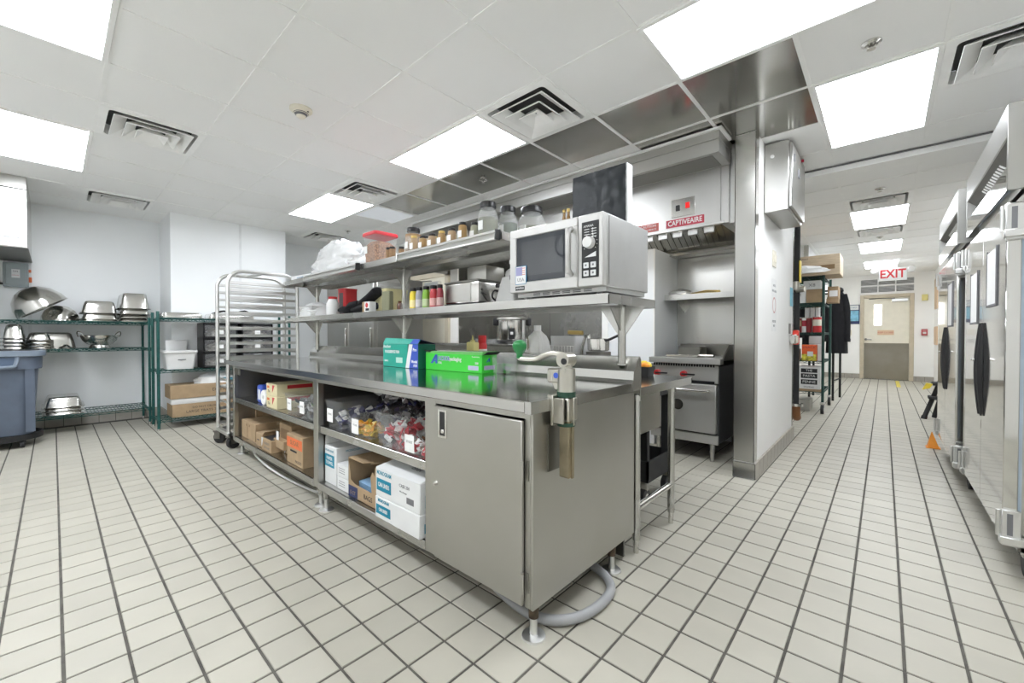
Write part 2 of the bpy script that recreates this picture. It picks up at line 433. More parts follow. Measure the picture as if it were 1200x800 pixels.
# recessed lights
LLAB = ['recessed fluorescent ceiling light at the top left corner, nearest the left edge',
        'recessed fluorescent ceiling light above the steel box hood at the far left',
        'recessed ceiling light between two vents above the spice jars',
        'recessed ceiling light over the sheet pan rack, beside a vent',
        'largest ceiling light, cut off by the top edge above the steel ceiling panels',
        'square looking ceiling light beside the upper right vent, before the ceiling beam',
        'first lit ceiling panel past the beam in the corridor, with vents at both ends',
        'middle lit ceiling panel of the corridor, before the exit wall',
        'farthest lit ceiling panel of the corridor, right above the exit sign',
        'dim square ceiling panel left of the exhaust hood',
        'recessed ceiling light straight above the viewpoint, outside the picture']
for (i, j, w, d, k), lab in zip(LIGHTS, LLAB):
    x0, x1, y0, y1 = gx(i), gx(i + w), gy(j), gy(j + d)
    lv = 1.25 if (i < -5 and j < 0) else 1.0 if i < -5 else 1.08 if i < 0 else .82
    t = thing('ceiling_light', lab, 'ceiling light', ((x0 + x1) / 2, (y0 + y1) / 2, CEIL), group='recessed ceiling lights')
    b = B(); e = 0.03
    for (a0, a1, c0, c1) in ((x0, x1, y0, y0 + e), (x0, x1, y1 - e, y1), (x0, x0 + e, y0 + e, y1 - e), (x1 - e, x1, y0 + e, y1 - e)):
        b.box(a0 + .001, a1 - .001, c0 + .001, c1 - .001, CEIL - 0.006, CEIL + .01, 0.002)
    mk('frame', b, M_rail, t, smooth=0)
    mk('diffuser', B().box(x0 + e, x1 - e, y0 + e, y1 - e, CEIL + .001, CEIL + .009), M_diffdim if k == 'dim' else emit('lit diffuser %.2f' % lv, (0.945, 0.985, 1.045), LAMP * lv), t, smooth=0)

# four way diffuser vents
VLAB = ['square four-way ceiling vent above the microwave, beside a lit panel', 'ceiling vent left of the smoke detector, over the floor at the left',
        'ceiling vent just in front of the blue white wall at the left', 'ceiling vent at the end of the lit panel over the sheet pan rack',
        'farthest small ceiling vent above the white plastic bag', 'large ceiling vent cut off by the right edge',
        'corridor ceiling vent on the near end of the first lit panel', 'corridor ceiling vent on the far end of the first lit panel']
vt = None
for (i, j), lab in zip(VENTS, VLAB):
    loc = (gx(i + .5), gy(j + .5), CEIL)
    if vt is None:
        vt = thing('ceiling_vent', lab, 'vent', loc, group='ceiling vents', local=True)
        h = G / 2 - .002; f_ = h - .045
        mk('frame', B().loft([rrect(2 * h, 2 * h, .002, 3, .012), rrect(2 * h, 2 * h, .002, 3, -.003), rrect(2 * f_, 2 * f_, .03, 3, -.008), rrect(2 * f_ - .02, 2 * f_ - .02, .03, 3, .065)], cap=False), M_ventw, vt, smooth=20)
        mk('throat', B().box(-f_, f_, -f_, f_, .066, .07), M_void, vt, smooth=0)
        for s_, q, z in ((.232, .150, -.018), (.160, .090, -.026), (.092, .035, -.033)):
            zt = z + .055
            mk('louver', B().loft([rrect(2 * s_, 2 * s_, .006, 2, z), rrect(2 * s_ - .004, 2 * s_ - .004, .006, 2, z - .006), rrect(2 * q - .004, 2 * q - .004, .006, 2, zt - .004), rrect(2 * q, 2 * q, .006, 2, zt), rrect(2 * s_, 2 * s_, .006, 2, z)], cap=False), M_ventw, vt, smooth=20)
        b = B().box(-.036, .036, -.036, .036, .012, .022, .003); mk('centre_plate', b, M_ventw, vt)
        b = B().cyl((0, 0, .012), (0, 0, .0095), .005, seg=8); mk('screw', b, M_greyink, vt)
    else:
        dup(vt, loc, label=lab)
# sprinklers, smoke detector
sp = thing('sprinkler_head', 'fire sprinkler head in the ceiling above the top right light', 'sprinkler', (gx(2.5), gy(3.58), CEIL), group='sprinkler heads', local=True)
mk('escutcheon', B().lathe([(0, .004), (.045, .004), (.045, -.003), (.028, -.010), (0.026, -.002), (0, -.002)]), S_pan, sp)
mk('deflector', B().cyl((0, 0, -.004), (0, 0, -.03), .007, seg=10).cyl((0, 0, -.03), (0, 0, -.033), .02, seg=14), S_pan, sp)
mk('yoke', B().tube([(-.014, 0, -.004), (-.018, 0, -.016), (0, 0, -.03), (.018, 0, -.016), (.014, 0, -.004)], .003, 6), S_pan, sp)
dup(sp, (gx(2.53), gy(8.55), CEIL), label='fire sprinkler head in the corridor before the first lit panel')
dup(sp, (gx(-2.45), gy(3.51), CEIL), label='fire sprinkler head in a dark steel ceiling panel')
dup(sp, (gx(-7.44), gy(3.6), CEIL), label='fire sprinkler head near the far small vent')
dup(sp, (gx(2.5), gy(13.4), CEIL), label='fire sprinkler head between the corridor vent and the middle panel')
sd = thing('smoke_detector', 'round white smoke detector on the ceiling', 'smoke detector', (gx(-2.47), gy(.58), CEIL), local=True)
mk('base', B().lathe([(0, .004), (.075, .004), (.075, -.006), (.06, -.016), (0, -.016)]), M_cream, sd)
mk('dome', B().lathe([(.05, -.015), (.046, -.03), (.034, -.036), (.03, -.05), (.022, -.056), (0, -.056)]), M_cream, sd)
mk('vent_ring', B().lathe([(.0475, -.024), (.049, -.026), (.0475, -.028), (.034, -.0385), (.036, -.041), (.033, -.044)]), M_greyink, sd)
mk('indicator', B().cyl((.045, .03, -.012), (.045, .03, -.019), .006, seg=8), M_ink, sd)

# ------------------------------------------------------------------ walls
H = CEIL + .09
struct('wall_left', B().box(XL - .2, XL, YS - .2, 4.3, 0, H), M_wall)
chase = struct('wall_chase', B().box(XL, -6.9, 1.03, 2.42, 0, H), M_wall)
struct('trim_1', B().box(-6.9, -6.897, 1.80, 1.83, 0.1, CEIL).box(XL, XL + .003, -.2, -.17, .1, CEIL), plain('panel joint strip', (0.80, 0.82, 0.83), 0.35))
struct('wall_back_left', B().box(XL - .2, -4.8, 4.1, 4.3, 0, H), M_wallwarm)
wb = struct('wall_back', B().box(-5.0, -0.9, 4.85, 5.05, 0, H), M_wall)
struct('trim_2', B().box(-1.78, -.92, 4.838, 4.85, .1, 2.05), S_wall)
struct('trim_11', B().box(-4.8, -2.404, 4.838, 4.85, .9, 2.2).box(-3.62, -3.614, 4.835, 4.84, .9, 2.2).box(-4.8, -4.79, 4.12, 4.838, .9, 2.2), S_wallb)
struct('wall_partition', B().box(-2.40, -1.79, 4.22, 4.85, 0, 2.05), M_wall)
struct('trim_3', B().box(-2.405, -2.33, 4.212, 4.222, 0, 2.05).box(-1.80, -1.785, 4.212, 4.222, 0, 2.05), M_wallwarm)
PX = -0.76
wp = struct('wall_pillar', B().box(-0.9, PX, 3.70, 5.58, 0, H), M_wallwarm)
cg = B().box(-.905, PX + .004, 3.694, 3.70, .13, CEIL).box(PX, PX + .004, 3.694, 3.80, .13, CEIL).box(-.906, -.9, 3.694, 4.84, .13, CEIL)
struct('trim_4', cg, S_wall)
struct('trim_5', B().box(PX - .02, PX + .004, 5.50, 5.584, .13, CEIL), S_wall)
struct('wall_right', B().box(XR, XR + .2, YS - .2, YN + .2, 0, H), M_wallwarm)
struct('wall_front', B().box(XL - .2, XR + .2, YS - .2, YS, 0, H), M_wallwarm)
struct('wall_corridor_left', B().box(-1.9, -1.7, 5.0, YN + .2, 0, H), M_wallwarm)
struct('wall_end', B().box(-1.9, -.42, YN, YN + .2, 0, H).box(.50, XR + .2, YN, YN + .2, 0, H).box(-.42, .50, YN, YN + .2, 2.18, H), M_wallwarm)
struct('trim_6', B().box(-0.95, XR, 4.97, 5.20, CEIL - .055, CEIL + .01), M_rail)      # header beam across the corridor mouth
struct('trim_7', B().box(-0.95, XR, 4.945, 4.97, CEIL - .008, CEIL - .002), M_greyink)
struct('wall_bulkhead', B().box(-1.7, -1.02, 8.9, 12.5, 2.14, H), M_wall)
struct('trim_8', B().box(-1.06, -1.0, 8.88, 8.95, 2.14, CEIL - .01), S_wall)

# cove base of separate tiles
def base_run(name, p0, p1, nrm, mat=M_basetile, h=.125, n=None, t=.014):
    """row of base tiles from p0 to p1, standing proud along nrm"""
    p0, p1, nv = Vector((*p0, 0)), Vector((*p1, 0)), Vector((*nrm, 0)); d = p1 - p0; L = d.length; d.normalize()
    o = struct(name, B().loft([[p0, p1, p1 + nv * (t - .005), p0 + nv * (t - .005)], [q + Vector((0, 0, h - .004)) for q in (p0, p1, p1 + nv * (t - .005), p0 + nv * (t - .005))]]), M_grout)
    w = TP; k = int(L / w + .01)
    me = None
    ang = math.atan2(d.y, d.x)
    for q in range(k + 1):
        a = q * w; e = min((q + 1) * w, L) - .006
        if e - a < .02: continue
        if me is None or e - a < w - .007:
            b = B().prism([(0, 0), (0.022, 0), (t + .001, .012), (t, h - .004), (t - .005, h), (0, h)], 'x', 0, e - a)
            b.xform(Matrix.Rotation(0, 4, 'Z'))
            c = mk('tile', b, mat, o, smooth=30)
            if me is None: me = c.data
        else:
            c = bpy.data.objects.new('tile', me); COL.objects.link(c); c.parent = o
        # prism is built along +x with its depth along +y
        side = d.x * nv.y - d.y * nv.x
        c.location = p0 + d * (a + .003) if side > 0 else p0 + d * (e + .003 - .003 + .003)
        c.rotation_euler = (0, 0, ang if side > 0 else ang + math.pi)
    return o
base_run('baseboard_left', (XL, 1.03), (XL, -1.1), (1, 0))
base_run('baseboard_chase', (-6.9, 1.03), (XL, 1.03), (0, -1))
base_run('baseboard_pillar_side', (PX, 5.58), (PX, 3.694), (1, 0))
base_run('baseboard_pillar_front', (PX + .016, 3.694), (-.905, 3.694), (0, -1), mat=S_wall)
base_run('baseboard_end_left', (-.48, YN), (-1.7, YN), (0, -1))
base_run('baseboard_end_right', (.92, YN), (.56, YN), (0, -1))

# ------------------------------------------------------------------ exit door
DL, DR_, DT = -.40, .476, 2.14
dr = struct('door_1', B().box(DL, DR_, YN + .03, YN + .075, .01, DT), M_cream)
mk('kick_plate', B().box(DL + .005, DR_ - .005, YN + .022, YN + .03, .012, .95), steel('door plate', (0.36, .33, .28), .3, .25), dr)
mk('window_pane', B().box(-.20, -.05, YN + .024, YN + .03, 1.42, 1.96), emit('daylit pane', (1, 1, 1), 1.4), dr)
mk('window_frame', B().box(-.215, -.035, YN + .022, YN + .026, 1.40, 1.42).box(-.215, -.035, YN + .022, YN + .026, 1.96, 1.98).box(-.215, -.20, YN + .022, YN + .026, 1.42, 1.96).box(-.05, -.035, YN + .022, YN + .026, 1.42, 1.96), M_cream, dr)
mk('closer', B().box(.14, .45, YN - .03, YN + .03, 2.02, 2.10, .008), S_alu, dr)
mk('closer_arm', B().tube([(.2, YN - .03, 2.11), (-.1, YN - .1, 2.115), (-.3, YN + .02, 2.115)], .012, 6), S_dark, dr)
hd = mk('handle', B().cyl((-.36, YN + .03, 1.05), (-.36, YN - .04, 1.05), .03, seg=14).tube([(-.36, YN - .04, 1.05), (-.28, YN - .045, 1.045), (-.24, YN - .045, 1.04)], .012, 8), S_dark, dr)
sg = mk('door_sign', B().box(-.13, .19, YN + .021, YN + .029, 1.165, 1.29), plain('peach sign', (.70, .50, .33), .5), dr)
text('KEEP CLOSED', .05, M_redlabel, sg, (.03, YN + .0205, 1.227))
fr = B()
for (a0, a1, z0, z1) in ((-.48, DL, 0, 2.22), (DR_, .56, 0, 2.22), (DL, DR_, DT, 2.22)):
    fr.box(a0, a1, YN - .03, YN + .12, z0, z1, .006)
struct('trim_9', fr, M_tan)
tr = thing('transom_grille', 'white louvred transom grille above the exit door', 'grille', (.04, YN, 2.24))
b = B()
for (a0, a1, z0, z1) in ((-.50, .58, 2.25, 2.28), (-.50, .58, 2.63, 2.66), (-.50, -.47, 2.28, 2.63), (.55, .58, 2.28, 2.63), (-.14, -.115, 2.28, 2.63), (.20, .225, 2.28, 2.63), (-.47, .55, 2.44, 2.47)):
    b.box(a0, a1, YN - .03, YN - .003, z0, z1)
mk('frame', b, M_rail, tr, smooth=0)
for k in range(12):
    z = 2.29 + k * .028
    mk('slat', B().prism([(YN - .024, z), (YN - .006, z + .018), (YN - .004, z + .018), (YN - .022, z - .001)], 'x', -.47, .55), M_greypipe, tr, smooth=0)
EY = 12.0
ex = thing('exit_sign', 'red and white EXIT sign with two lamps hanging before the corridor door', 'exit sign', (.125, EY, 2.32))
mk('housing', B().box(-.10, .35, EY - .04, EY + .04, 2.32, 2.585, .008), M_white, ex)
mk('canopy', B().box(.05, .20, EY - .03, EY + .03, 2.585, CEIL, .004), M_white, ex)
text('EXIT', .25, plain('exit red', (.62, .03, .04), .4), ex, (.125, EY - .0405, 2.453), bold=.006, sx=.80)
for sx in (-1, 1):
    cx = .125 + sx * .29
    mk('lamp_head', B().lathe([(0, .05), (.05, .05), (.065, .035), (.06, -.03), (.02, -.05), (0, -.05)], (cx, EY - .02, 2.53), m=Matrix.Rotation(R(90 - 15), 3, 'X')), M_white, ex)
    mk('lamp_arm', B().cyl((cx, EY, 2.54), (.125 + sx * .2, EY, 2.56), .018, seg=8), M_white, ex)
struct('wall_corridor_right', B().box(.92, XR, 6.4, YN, 0, H), M_wallwarm)
# small fixtures on the end wall
single('thermostat_box', B().box(.69, .80, YN - .045, YN - .002, 2.02, 2.17, .008).box(.715, .775, YN - .05, YN - .045, 2.05, 2.14, .003), M_paleyel, 'small beige box on the wall right of the exit door', 'box')
fa = thing('fire_alarm_pull', 'red fire alarm pull station on the wall right of the exit door', 'fire alarm', (.745, YN, 1.15))
mk('body', B().box(.69, .80, YN - .05, YN - .002, 1.15, 1.31, .008), plain('alarm red', (.5, .08, .09), .4), fa)
mk('handle', B().box(.715, .775, YN - .065, YN - .05, 1.19, 1.24, .004), M_white, fa)
text('PULL', .03, M_white, fa, (.745, YN - .0508, 1.275))
ps = thing('safety_poster', 'blue framed poster on the end wall left of the exit door', 'poster', (-.67, YN, 1.46))
mk('frame', B().box(-.84, -.49, YN - .02, YN - .003, 1.46, 1.98, .004), M_navy, ps)
mk('sheet', B().box(-.82, -.51, YN - .022, YN - .02, 1.54, 1.82), plain('pale blue print', (.22, .50, .66), .35, var=.3, scale=12), ps)
hh = mk('heading_panel', B().box(-.82, -.51, YN - .022, YN - .02, 1.84, 1.965), M_wcard, ps)
text('SAFETY FIRST', .04, M_blueink, hh, (-.665, YN - .0225, 1.90))
single('wall_switch', B().box(-.75, -.65, YN - .02, YN - .002, 1.16, 1.30, .004).box(-.715, -.685, YN - .035, YN - .02, 1.20, 1.25), M_cream, 'beige wall switch plate under the blue poster', 'switch')
single('wall_socket', B().box(-.715, -.67, YN - .05, YN - .002, .98, 1.07, .006).box(-.705, -.68, YN - .055, YN - .05, 1.0, 1.04), M_black, 'small black box on the wall under the beige switch', 'box')
single('floor_tape', B().box(.22, .29, 12.55, 14.3, 0.0004, .0014), plain('yellow floor tape', (.75, .62, .10), .6, var=.2, scale=20), 'strip of yellow tape on the corridor floor before the exit door', 'tape')
# ------------------------------------------------------------------ main prep table with cabinet base and double overshelf
TX_L, TX_R, TY_F, TZ = -4.80, -0.925, 1.126, 0.90
BF = 1.165          # cabinet front plane
BE = -0.945         # cabinet end plane
pt = thing('prep_table', 'long stainless steel prep table with open base shelves, a cabinet door and two overshelves', 'prep table', (-2.86, 1.55, 0))
# worktop with rolled front and end nosing
wt = B().prism([(TY_F + .004, .9), (1.93, .9), (1.93, .872), (1.165, .872), (1.165, .857), (TY_F + .004, .857), (TY_F, .861), (TY_F, .896)], 'x', TX_L, TX_R - .03)
wt.box(TX_R - .03, TX_R, TY_F + .002, 1.945, .855, .8997)
mk('worktop', wt, S_top, pt, smooth=25)
# back splash: riser, sloped ledge, ridge
bs = B().prism([(1.915, .885), (1.915, .9), (1.928, .915), (1.932, .958), (1.962, .985), (1.985, 1.025), (2.002, 1.03), (2.015, 1.01), (2.015, .86), (1.93, .86)], 'x', TX_L, TX_R + .0015)
mk('backsplash', bs, S_shelf, pt, smooth=25)
# carcass
mk('end_panel', B().box(BE - .012, BE, BF - .001, 1.985, .125, .857, .002), S_body, pt)
mk('end_panel', B().box(TX_L + .09, TX_L + .10, BF, 1.97, .125, .857, .002), S_body, pt)
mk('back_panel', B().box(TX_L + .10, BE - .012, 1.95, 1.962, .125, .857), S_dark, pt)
def post(x0, x1): mk('front_post', B().box(x0, x1, BF, BF + .04, .125, .857, .003), S_body, pt)
post(-4.71, -4.665); post(-2.845, -2.775); post(-1.60, -1.515); post(BE - .042, BE - .0125)
mk('top_rail', B().box(-4.67, BE - .013, BF + .002, BF + .03, .828, .857), S_body, pt, smooth=0)
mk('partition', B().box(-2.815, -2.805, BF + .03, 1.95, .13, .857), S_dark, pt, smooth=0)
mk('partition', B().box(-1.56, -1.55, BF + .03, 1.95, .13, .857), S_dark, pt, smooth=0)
for (a, c) in ((-4.665, -2.845), (-2.775, -1.60)):
    mk('base_shelf', B().box(a, c, BF + .002, 1.95, .155, .168).box(a, c, BF - .002, BF + .012, .122, .168, .002), S_shelf, pt, smooth=0)
    mk('middle_shelf', B().box(a, c, BF + .012, 1.95, .53, .54).box(a, c, BF + .010, BF + .024, .495, .54, .002), S_shelf, pt, smooth=0)
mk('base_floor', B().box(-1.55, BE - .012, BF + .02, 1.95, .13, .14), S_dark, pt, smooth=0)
mk('added_light_block', B().box(TX_L + .12, BE - .03, 1.93, 1.945, .012, .125), S_dark, pt, smooth=0)  # panel added to block light reaching the floor under the table
mk('corner_bracket', B().box(-4.66, -4.58, BF + .03, BF + .032, .76, .828), S_dark, pt, smooth=0)
# cabinet door
dx0, dx1, dz0, dz1 = -1.508, -.985, .135, .822
dn = mk('door', B().box(dx0, dx1, BF - .018, BF - .002, dz0, dz1, .003), S_body, pt)
hb = B()
hb.box(-1.475, -1.415, BF - .021, BF - .018, .685, .695).box(-1.475, -1.415, BF - .021, BF - .018, .80, .808).box(-1.475, -1.463, BF - .021, BF - .018, .695, .80).box(-1.427, -1.415, BF - .021, BF - .018, .695, .80)
mk('handle_plate', hb, S_pan, dn, smooth=0)
mk('handle_recess', B().box(-1.463, -1.427, BF - .0186, BF - .0178, .695, .80), M_black, dn, smooth=0)
mk('handle_pull', B().box(-1.455, -1.435, BF - .022, BF - .0186, .705, .722, .002), S_pan, dn)
mk('lock', B().cyl((-1.488, BF - .018, .475), (-1.488, BF - .032, .475), .010, .008, 14), S_pan, dn)
for z in (.60, .185):
    mk('hinge', B().cyl((dx1 + .004, BF - .02, z), (dx1 + .004, BF - .02, z + .075), .006, seg=8).box(dx1 + .004, dx1 + .02, BF - .006, BF - .001, z, z + .075), S_body, dn)
# legs with adjustable feet
def leg(x, y, rust=False):
    l = mk('leg', B().cyl((x, y, .13), (x, y, .075), .021, .019, 16), M_rust if rust else S_leg, pt)
    mk('foot', B().cyl((x, y, .078), (x, y, .012), .014, .016, 14).lathe([(0, .012), (.020, .014), (.044, .007), (.046, 0), (0, 0)], (x, y, 0)), S_alu, l)
for (x, y, r_) in ((-.975, 1.205, 1), (-.972, 1.80, 1), (-2.70, 1.185, 0), (-2.80, 1.165 + .03, 0), (-4.62, 1.22, 0), (-2.75, 1.85, 0), (-4.62, 1.85, 0), (-1.58, 1.85, 0)):
    leg(x, y, r_)
# overshelf posts and shelves
SY0, SY1 = 1.69, 2.20
for x in (-1.002, -2.97, -4.66):
    top = 1.69 if x < -1.5 else 1.30
    mk('shelf_post', B().cyl((x, 1.958, .985), (x, 1.958, top), .020, seg=16).cyl((x, 1.958, .985), (x, 1.958, .995), .03, seg=16), S_leg, pt)
for z, xl, xr in ((1.33, -4.85, -.93), (1.725, -4.85, -1.60)):
    sh = B().box(xl, xr, SY0, SY1, z - .006, z).box(xl, xr, SY0, SY0 + .004, z - .045, z - .006).box(xl, xr, SY1 - .004, SY1, z - .045, z - .006)
    sh.box(xr - .004, xr, SY0, SY1, z - .045, z - .006).box(xl, xl + .004, SY0, SY1, z - .045, z - .006)
    sh.box(xl + .05, xr - .05, 1.90, 2.01, z - .03, z - .006)
    mk('overshelf', sh, S_shelf, pt, smooth=0)
    for x in (-1.002, -2.97, -4.66):
        if x > xr: continue
        for s_ in (-1, 1):
            mk('gusset', B().prism([(x, z - .046), (x + s_ * .125, z - .046), (x + s_ * .02, z - .19), (x, z - .19)], 'y', 1.955, 1.961), S_shelf, pt, smooth=0)
        mk('gusset', B().prism([(1.958, z - .046), (1.83, z - .046), (1.94, z - .17), (1.958, z - .17)], 'x', x - .003, x + .003), S_shelf, pt, smooth=0)
# check rails clipped to the front edge of the upper shelf
def ticket_rail(x0, x1, lab, z=1.725):
    t = thing('ticket_rail', lab, 'ticket rail', ((x0 + x1) / 2, 1.68, z - .045), group='ticket rails on the upper shelf')
    mk('channel', B().prism([(1.688, z - .05), (1.688, z + .008), (1.655, z + .002), (1.650, z - .012), (1.668, z - .010), (1.655, z - .03), (1.650, z - .044), (1.655, z - .05)], 'x', x0, x1), steel('rail aluminium', (.80, .80, .79), .3, .05, (26, 1, 1)), t, smooth=20)
    for x in (x0, x1):
        mk('end_cap', B().prism([(1.689, z - .052), (1.689, z + .010), (1.652, z + .004), (1.648, z - .052)], 'x', x - .004, x + .004), M_black if x == x1 else S_alu, t, smooth=0)
ticket_rail(-2.60, -1.612, 'bright aluminium ticket rail along the shelf edge under the herb jars')
ticket_rail(-4.25, -3.20, 'aluminium ticket rail along the shelf edge under the white plastic bag')

# grey hose and thin cable under the table
hp = []
for k in range(15):
    a = R(-80 + 170 * k / 14)
    hp.append((-1.09 + .20 * math.cos(a), 1.50 + .24 * math.sin(a) - .04, .022))
hp = [(-1.45, 1.26, .024), (-1.2, 1.22, .022)] + hp + [(-1.3, 1.75, .03), (-1.5, 1.8, .05)]
def smoothpath(p, n=4):
    p = [Vector(q) for q in p]; out = []
    for i in range(len(p) - 1):
        a, b_, c, d = p[max(i - 1, 0)], p[i], p[i + 1], p[min(i + 2, len(p) - 1)]
        for k in range(n):
            t = k / n
            out.append(0.5 * ((2 * b_) + (c - a) * t + (2 * a - 5 * b_ + 4 * c - d) * t * t + (3 * b_ - a - 3 * c + d) * t ** 3))
    return out + [p[-1]]
single('drain_hose', B().tube(smoothpath([(-1.55, 1.42, .022), (-1.25, 1.30, .022), (-1.02, 1.27, .022), (-.90, 1.36, .022), (-.865, 1.52, .022), (-.90, 1.66, .022), (-1.05, 1.74, .024), (-1.3, 1.72, .03)]), .020, 12), M_greypipe, 'grey hose looped on the floor under the end of the prep table', 'hose')
single('white_cable', B().tube(smoothpath([(-4.42, 1.25, .12), (-4.15, 1.20, .07), (-3.7, 1.20, .03), (-3.2, 1.24, .012), (-2.9, 1.30, .010), (-2.6, 1.5, .010)]), .009, 8), M_white, 'thin white cable sagging under the left half of the prep table', 'cable')

# ------------------------------------------------------------------ can opener on the end of the worktop
co = thing('can_opener', 'heavy nickel table can opener with green crank knob clamped to the worktop end', 'can opener', (-.90, 1.31, .55))
cx, cy = -.893, 1.30
mk('clamp', B().box(TX_R, TX_R + .012, cy - .06, cy + .055, .80, .915, .003).box(-.915, cx + .03, cy - .03, cy + .035, .815, .905, .006).box(-.96, -.915, cy - .03, cy + .035, .9, .91), S_nickel, co)
mk('clamp_fin', B().box(-.915, -.87, cy - .055, cy - .045, .81, .905, .002).box(-.90, -.855, cy - .005, cy + .002, .80, .905, .002), S_nickel, co)
mk('bar', B().box(cx - .022, cx + .024, cy - .018, cy + .022, .60, .96, .004).box(cx + .024, cx + .030, cy - .004, cy + .008, .60, .80), plain('tarnished bar', (.34, .29, .20), .45, metal=.8, var=.3), co)
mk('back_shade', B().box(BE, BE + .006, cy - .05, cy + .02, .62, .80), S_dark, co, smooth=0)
mk('collar', B().cyl((cx, cy, .905), (cx, cy, .925), .036, seg=20).cyl((cx, cy, .795), (cx, cy, .808), .034, seg=20), plain('green black washer', (.015, .06, .035), .5), co)
hdn = mk('head', B().cyl((cx, cy, .925), (cx, cy, 1.012), .034, seg=24).box(cx - .075, cx, cy - .026, cy + .020, .955, 1.010, .006).prism([(cx - .05, .955), (cx, .955), (cx, .93), (cx - .04, .932)], 'y', cy - .02, cy + .018), S_nickel, co)
mk('badge', B().cyl((cx - .030, cy - .0262, .985), (cx - .030, cy - .0275, .985), .011, seg=16), M_royal, hdn)
mk('gear_housing', B().cyl((cx + .0, cy - .028, 1.045), (cx + .0, cy + .028, 1.045), .028, seg=20).cyl((cx, cy, 1.012), (cx, cy, 1.03), .022, seg=16), S_nickel, co)
mk('gear_bore', B().cyl((cx + .008, cy - .0285, 1.04), (cx + .008, cy - .031, 1.04), .012, seg=14), M_black, co)
mk('crank_arm', B().tube(smoothpath([(cx - .01, cy, 1.062), (cx - .06, cy, 1.068), (cx - .10, cy + .0, 1.060), (cx - .145, cy + .0, 1.043), (cx - .20, cy, 1.040), (cx - .24, cy, 1.042)]), [.010] * 20 + [.008], 10), S_nickel, co)
mk('knob', B().lathe([(0, 0), (.013, 0), (.013, .016), (.022, .028), (.029, .042), (.030, .055), (.025, .067), (.013, .075), (0, .077)], (cx - .235, cy, 1.042), 20), M_green, co)

# ------------------------------------------------------------------ plain table backing onto the prep table
nt_ = thing('work_table', 'stainless work table with round legs backing onto the prep table', 'table', (-1.9, 2.4, 0))
mk('tabletop', B().box(-2.95, -.925, 2.018, 2.775, .862, .87).box(-2.95, -.925, 2.765, 2.775, .83, .862).box(-.935, -.925, 2.018, 2.775, .825, .862), S_top, nt_, smooth=0)
for (x, y) in ((-.957, 2.035), (-.953, 2.50), (-2.85, 2.05), (-2.85, 2.70)):
    l = mk('leg', B().cyl((x, y, .83), (x, y, .07), .0205, seg=16).cyl((x, y, .83), (x, y, .80), .026, seg=16), S_leg, nt_)
    mk('foot', B().cyl((x, y, .075), (x, y, 0), .0165, .014, seg=14), S_pan, l)
mk('stretcher', B().cyl((-.955, 2.04, .235), (-.955, 2.50, .235), .019, seg=14), S_pan, nt_)
dw = mk('drawer', B().box(-1.5, -1.03, 2.08, 2.52, .57, .828, .004), S_body, nt_)

ct = thing('utility_cart', 'black plastic utility cart on casters under the work table', 'cart', (-1.35, 2.85, 0))
mk('tray', B().box(-1.85, -1.15, 2.62, 3.05, .16, .18).box(-1.85, -1.15, 2.62, 2.635, .18, .30).box(-1.85, -1.15, 3.035, 3.05, .18, .30).box(-1.165, -1.15, 2.62, 3.05, .18, .30), M_blackmat, ct, smooth=0)
mk('tray', B().box(-1.85, -1.15, 2.62, 3.05, .72, .76), M_blackmat, ct, smooth=0)
for (x, y) in ((-1.19, 2.65), (-1.19, 3.02), (-1.81, 2.65), (-1.81, 3.02)):
    mk('upright', B().box(x - .03, x + .03, y - .02, y + .02, .18, .72, .004), M_blackmat, ct)
    c = mk('caster', B().cyl((x - .018, y, .055), (x + .018, y, .055), .055, seg=20), M_rubber, ct)
    mk('hub', B().cyl((x - .02, y, .055), (x + .02, y, .055), .026, seg=14).box(x - .024, x + .024, y - .012, y + .012, .10, .16), S_pan, c)

# ------------------------------------------------------------------ cook line counter
cl = thing('cook_line_counter', 'stainless counter of the cook line along the clad wall behind the prep table', 'counter', (-3.6, 3.75, 0))
mk('countertop', B().box(-4.75, -2.42, 3.25, 4.2, 1.02, 1.05, .004), S_top, cl)
mk('body', B().box(-4.74, -2.43, 3.30, 4.19, .15, 1.02), S_body, cl, smooth=0)
for k in range(3):
    d = mk('door', B().box(-4.70 + k * .76, -3.98 + k * .76, 3.285, 3.30, .2, .98, .003), S_body, cl)
    mk('handle', B().box(-4.1 + k * .76, -4.06 + k * .76, 3.26, 3.285, .7, .9, .004), S_pan, d)
for x in (-4.6, -2.55):
    mk('leg', B().cyl((x, 3.4, 0), (x, 3.4, .15), .022, seg=12), S_leg, cl)

# ------------------------------------------------------------------ exhaust hood
hd_ = thing('exhaust_hood', 'long stainless exhaust hood with front air plenum over the cook line', 'range hood', (-3.0, 4.1, 2.05))
HX0, HX1 = -5.0, -.955
mk('plenum', B().box(HX0, HX1, 3.44, 3.76, 2.555, CEIL - .085, .003), S_hood, hd_)
mk('plenum_cap', B().box(HX0, HX1 + .002, 3.435, 4.84, CEIL - .085, CEIL - .008, .002), S_hood, hd_)
mk('plenum_vent', B().box(HX0 + .06, HX1 - .06, 3.48, 3.73, 2.552, 2.5555), S_dark, hd_, smooth=0)
mk('ceiling_trim', B().box(HX0, HX1 + .025, 3.41, 3.436, CEIL - .022, CEIL - .006).box(HX1 + .002, HX1 + .025, 3.436, 3.69, CEIL - .022, CEIL - .006), M_rail, hd_, smooth=0)
mk('front_panel', B().box(-2.6, -1.03, 3.765, 3.79, 2.10, 2.66, .002), S_hood, hd_)
mk('front_panel', B().box(HX0, -2.602, 3.765, 3.79, 2.10, 2.66, .002), S_hood, hd_)
mk('front_flange', B().box(HX0, -1.0, 3.76, 3.80, 2.08, 2.104, .002), S_hood, hd_)
mk('side_panel', B().box(-1.03, -.965, 3.765, 4.84, 2.08, 2.66, .003), S_hood, hd_)
